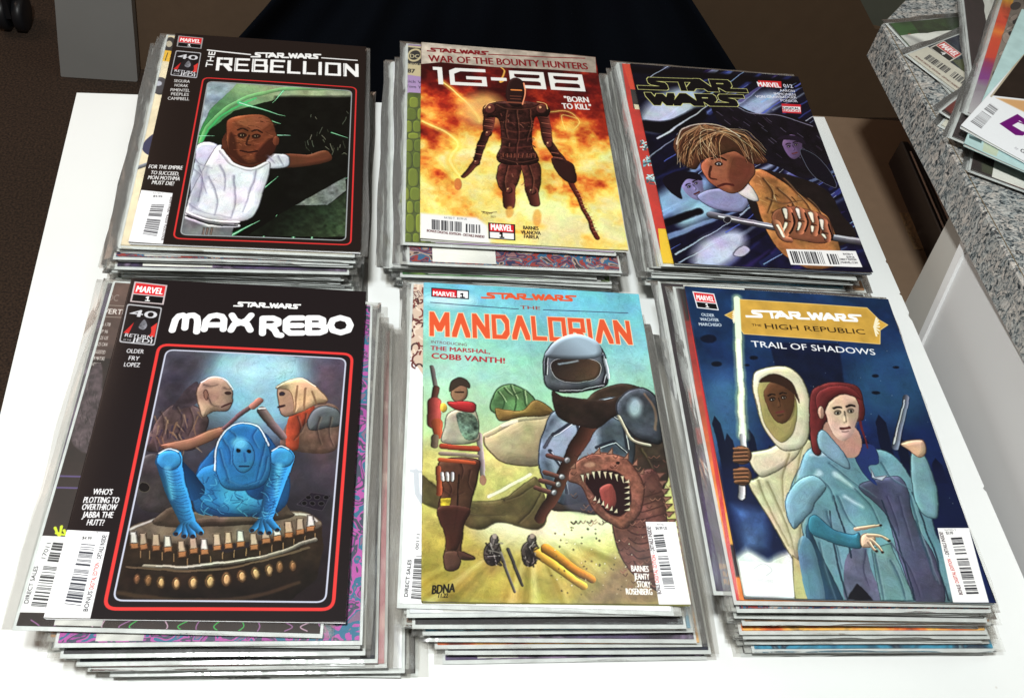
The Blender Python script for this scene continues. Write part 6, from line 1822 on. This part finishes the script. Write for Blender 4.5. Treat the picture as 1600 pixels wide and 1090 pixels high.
def backdrop():
    P0 = at(95, 120, FZ); P1 = at(215, 128, FZ)
    u = P1 - P0; u[2] = 0; u /= np.linalg.norm(u)
    nrm = np.array([-u[1], u[0], 0])
    def on(U, V_, off=0.0):
        d = CF + CR * (U - 800) / F_PX + CU * (545 - V_) / F_PX
        O = P0 + nrm * off
        return CO + d * (((O - CO) @ nrm) / (d @ nrm))
    def board(name, q, off, th, mat, parent=None):
        P = [on(a, b, off) for a, b in q]
        L = np.array(parent.location) if parent is not None else np.zeros(3)
        V = [tuple(p - L) for p in P] + [tuple(p + nrm * th - L) for p in P]
        n = len(P)
        F = [tuple(range(n))[::-1], tuple(range(n, 2 * n))] + [(i, (i + 1) % n, n + (i + 1) % n, n + i) for i in range(n)]
        return mesh_obj(name, V, F, mat, parent)
    t = empty('desk', tuple(on(215, 128)))
    tag(t, 'desk behind the table with pale side panel and brown back board', 'desk')
    board('side_panel', [(77, -90), (86, 10), (90, 62), (95, 119), (98, 121), (213, 128), (215, 126), (210, 60), (205, 0), (198, -90)], 0, .03, simple('pale grey laminate', (.36, .36, .35), .5, .10, 7), t)
    board('back_board', [(196, -90), (203, 0), (213, 122), (214, 132), (760, 170), (1150, 195), (1120, -90)], .04, .02, M_CARD, t)
    board('shadow_strip', [(90, 122), (98, 152), (300, 170), (300, 135)], .06, .02, simple('painted shadow strip', (.05, .035, .028), .7), t)  # dark strip added for the shadow band along the foot of the desk
    o = board('cardboard_sheet', [(1020, -90), (1040, 184), (1440, 184), (1440, 60), (1367, 45), (1344, 0), (1300, -90)], -.06, .012, M_CARD2)
    tag(o, 'large dark brown cardboard sheet standing behind the right stacks', 'cardboard')
    o = board('grey_green_panel', [(1280, -90), (1340, 60), (1400, 60), (1440, 0), (1440, -90)], .02, .012, simple('grey green paint', (.15, .155, .12), .5, .06))
    tag(o, 'grey green panel beyond the far corner of the granite counter', 'panel')
    # navy cloth in folds
    nx, ny = 60, 14
    V = []; F = []
    r = random.Random(4)
    ph = [r.uniform(0, 6) for _ in range(4)]
    for s in (0, 1):
        for j in range(ny + 1):
            v = -90 + (290) * j / ny
            ul = 425 - 50 * (v / 56) ** 1.0 if v > 0 else 425 - v * .7
            ur = 1081 + 44 * (v / 69)
            ul = max(ul, 330); ur = min(ur, 1190)
            for i in range(nx + 1):
                f = i / nx
                U = ul + (ur - ul) * f
                w = .018 * math.sin(f * 23 + ph[0] + j * .05) + .010 * math.sin(f * 51 + ph[1] + j * .12) + .006 * math.sin(f * 11 + j * .5)
                p = on(U, v, -.12 - w + s * .004)
                V.append(tuple(p))
    n = nx + 1; m = n * (ny + 1)
    for j in range(ny):
        for i in range(nx):
            a = j * n + i
            F.append((a, a + n, a + n + 1, a + 1)); F.append((m + a, m + a + 1, m + a + n + 1, m + a + n))
    for i in range(nx): F.append((i, i + 1, m + i + 1, m + i)); a = ny * n + i; F.append((a, m + a, m + a + 1, a + 1))
    for j in range(ny): a = j * n; F.append((a, m + a, m + a + n, a + n)); a = j * n + nx; F.append((a, a + n, m + a + n, m + a))
    o = mesh_obj('navy_cloth', V, F, simple('navy cloth', (.0045, .0062, .0105), 1.0, .2, 300, bump=.3, spec=.1), smooth=True)
    tag(o, 'very dark navy cloth hanging in front of the brown board behind the table', 'cloth')
    # castor of a chair in the far left corner
    c = on(28, 28); c = at(24, 30, FZ + .02)
    t = empty('chair_castor', (c[0], c[1], FZ))
    tag(t, 'black chair castor on the carpet in the far left corner', 'castor')
    mb = simple('black castor plastic', (.012, .013, .016), .4)
    for s in (-1, 1):
        V = []; F = []; K = 24; R_ = .036
        prof = [(-.011, .0), (-.011, R_ * .8), (-.008, R_), (.008, R_), (.011, R_ * .8), (.011, 0)]
        for a in range(K):
            q = 2 * math.pi * a / K
            for x, rr in prof: V.append((x + s * .016, rr * math.cos(q), R_ + rr * math.sin(q)))
        m_ = len(prof)
        for a in range(K):
            for i in range(m_ - 1): F.append((a * m_ + i, a * m_ + i + 1, ((a + 1) % K) * m_ + i + 1, ((a + 1) % K) * m_ + i))
        mesh_obj('wheel', V, F, mb, t, smooth=True)
    V, F = box_vf(-.005, .005, -.03, .03, .04, .085); mesh_obj('fork', V, F, mb, t)
    V, F = prism([(.012 * math.cos(a), .012 * math.sin(a)) for a in np.linspace(0, 6.28, 13)[:-1]], .085, .2); mesh_obj('stem', V, F, mb, t)
backdrop()

# ------------------------------------------------------------------ comics on the granite counter
ZC = 0.1005
def corner_pose(p, q, z, which='BL', turn=0.0):
    """pose of a comic with one corner at pixel p; q: another pixel on the edge leaving it (its bottom edge)"""
    A, B_ = at(*p, z), at(*q, z)
    rz = math.atan2(B_[1] - A[1], B_[0] - A[0]) + turn - (math.pi / 2 if which == 'LE' else 0)
    c, s = math.cos(rz), math.sin(rz)
    a, b = {'LE': (CWD / 2, CHT / 2), 'BL': (CWD / 2, CHT / 2), 'TL': (CWD / 2, -CHT / 2), 'BR': (-CWD / 2, CHT / 2)}[which]
    return (A[0] + c * a - s * b, A[1] + s * a + c * b, rz)

def counter_comic(p, q, z, fn, desc, label, turn=0.0, bagged=True, which='BL', tilt=(0, 0), k=0):
    x, y, rz = corner_pose(p, q, z + CTH, which, turn)
    loc = (x, y, z + (.0009 if bagged else .0002))
    P = Print(corners_of(loc, rz), (128, 128, 128))
    fn(P)
    comic(loc, rz, print_mat('print of ' + desc, P.image('cover print')), label, 'comics piled on the granite counter', bagged=bagged, k=k, seed=len(label), tilt=tilt)

def c_green(p):
    p.poly([(1380, -80), (1620, -80), (1620, 200), (1380, 200)], (44, 66, 34), tex=.4)
    p.poly([(1390, 36), (1427, 80), (1455, 76), (1420, 30)], (54, 96, 44), soft=6); p.line([(1422, 55), (1448, 72)], 6, (150, 74, 44), taper=3, soft=3)
def c_barcode(p):
    p.poly([(1380, -80), (1660, -80), (1660, 300), (1380, 300)], (26, 40, 56), tex=.4)
    p.poly([(1480, 58), (1520, 44), (1530, 80), (1505, 82)], (16, 26, 56), soft=5); p.poly([(1488, 94), (1530, 88), (1530, 110), (1510, 116)], (84, 90, 54), soft=4)
    p.poly([(1414, 85), (1448, 71), (1600, 178), (1560, 200)], (206, 202, 190))
    p.barcode([(1453, 85), (1510, 124), (1502, 131), (1444, 91)], seed=71, gapat=(.6, .68), short=False)
    p.text('BONUS DIGITAL EDITION - DETAILS INSIDE!', (1430, 88), (1496, 138), 2.6, (90, 50, 40), bold=.03)
    p.brand_box([(1475, 63), (1504, 85), (1484, 97), (1453, 74)], num='4', border=(214, 210, 200))
def c_darkred(p):
    p.poly([(1440, 60), (1700, 60), (1700, 330), (1440, 330)], (52, 26, 24), tex=.2); p.poly([(1476, 170), (1512, 136), (1520, 145), (1486, 178)], (110, 34, 28), soft=3)
    p.poly([(1487, 175), (1520, 140), (1540, 160), (1499, 182)], (206, 200, 186)); p.barcode([(1497, 174), (1515, 156), (1522, 162), (1504, 178)], seed=5)
def c_white_tag(p):
    p.poly([(1440, 60), (1700, 60), (1700, 330), (1440, 330)], (210, 208, 196), tex=.05)
def c_plum(p):
    p.poly([(1440, -200), (1700, -200), (1700, 330), (1440, 330)], (44, 30, 34), tex=.15)
def c_rainbow(p):
    p.poly([(1500, -200), (1760, -200), (1760, 330), (1480, 330)], (150, 138, 128))
    st = [(-60, (230, 200, 50)), (-6, (236, 190, 50)), (12, (214, 90, 44)), (34, (214, 74, 44)), (50, (232, 140, 50)), (62, (216, 84, 44)), (90, (206, 70, 44)), (104, (150, 50, 110)), (124, (140, 60, 140)), (142, (150, 140, 150)), (200, (190, 190, 190))]
    for (y0, c0), (y1, c1) in zip(st[:-1], st[1:]):
        sx = lambda y: 1570 - y * .31
        p.poly([(sx(y0) - 4, y0), (sx(y0) + 14, y0), (sx(y1) + 14, y1 + .6), (sx(y1) - 4, y1 + .6)], c0, col2=c1, g=[(1560, y0), (1560, y1)], soft=1)
    q = random.Random(12)
    for _ in range(60):
        y = q.uniform(-40, 150); x = 1588 - y * .31 + q.uniform(0, 60)
        p.ell((x, y), q.uniform(2, 8), q.uniform(3, 10), q.choice([(30, 26, 28), (150, 136, 130), (176, 160, 150), (60, 52, 54)]), rot=q.uniform(0, 3), line=(20, 18, 20), lw=1)
def c_white_purple(p):
    p.poly([(1450, -100), (1900, -100), (1900, 500), (1450, 500)], (232, 236, 240))
    p.poly([(1549, 150), (1612, 70), (1780, 160), (1720, 260), (1640, 160)], (38, 30, 26), soft=1, tex=.2)
    p.line([(1548, 152), (1612, 68)], 2, (180, 170, 150)); p.poly([(1556, 154), (1600, 158), (1640, 180), (1600, 176)], (206, 160, 110), soft=8)
    p.barcode([(1515, 192), (1547, 162), (1560, 171), (1532, 203)], seed=81, gapat=(.6, .66), short=False, col=(90, 90, 94))
    p.title('D', (1569, 196), (1590, 211), 18, (104, 16, 110), t=.3)
    p.poly([(1569, 196), (1580, 186), (1600, 194), (1640, 214), (1636, 224), (1600, 212)], (104, 16, 110)); p.poly([(1581, 197), (1590, 192), (1620, 204), (1612, 210), (1596, 206)], (232, 236, 240))
    p.text('by', (1584, 233), (1590, 236), 3, (150, 150, 160), shear=.3); p.text('CHARLES', (1593, 238), (1622, 252), 4.6, (60, 60, 66), bold=.04)
def c_pale(p):
    p.poly([(1450, -100), (1900, -100), (1900, 500), (1450, 500)], (176, 206, 206), tex=.06)
    p.poly([(1513, 213), (1533, 221), (1532, 226), (1513, 218)], (70, 90, 90)); p.poly([(1536, 224), (1560, 235), (1556, 246), (1534, 238)], (186, 200, 176), soft=3)
def c_brand(p):
    p.poly([(1450, -100), (1900, -100), (1900, 500), (1450, 500)], (46, 30, 30), tex=.3)
    p.poly([(1534, 253), (1572, 266), (1570, 280), (1534, 268)], (70, 74, 54), soft=3); p.poly([(1571, 284), (1700, 322), (1700, 340), (1570, 296)], (110, 30, 30), soft=4)
    p.text('MARVEL', (1577, 283), (1640, 306), 8, (206, 200, 196), bold=.06)

dzc = .0026
counter_comic((1388, 38), (1428, 82), ZC, c_green, 'green comic', 'green bagged comic with glare at the far corner of the granite counter', turn=0.0, which='BL', k=1)
counter_comic((1418, 85), (1495, 144), ZC + dzc, c_barcode, 'barcode comic', 'dark comic with a white barcode strip across its bottom edge on the granite', k=2)
counter_comic((1470, 196), (1487, 205), ZC, c_white_tag, 'white comic', 'pale comic whose corner peeks from under the dark red comic')
counter_comic((1471, 174), (1497, 190), ZC + dzc * 2, c_darkred, 'dark red comic', 'dark red comic with a small white box at its corner on the granite')
counter_comic((1487, 214), (1532, 100), ZC + dzc * 3.2, c_plum, 'plum comic', 'dark plum bagged comic whose corner sticks out between white and dark red comics', which='LE', k=1)
counter_comic((1523, 150), (1506, 0), ZC + dzc * 4.3, c_plum, 'plum comic', 'dark plum bagged comic behind the one with the rainbow spine strip', which='LE', k=1)
counter_comic((1512, 176), (1560, 20), ZC + dzc * 5.4, c_rainbow, 'rainbow comic', 'bagged comic with a yellow, orange and purple spine strip', which='LE', k=2)
counter_comic((1516, 266), (1600, 297), ZC + dzc * 1.2, c_brand, 'brand comic', 'dark bagged comic with white lettering, lowest under the white comics')
counter_comic((1504, 227), (1600, 269), ZC + dzc * 6.6, c_pale, 'pale comic', 'pale blue comic directly beneath the white comic with purple lettering', bagged=False)
counter_comic((1499, 199), (1600, 254), ZC + dzc * 7.8, c_white_purple, 'white comic', 'white comic with barcode and purple lettering topmost on the counter pile', bagged=False)
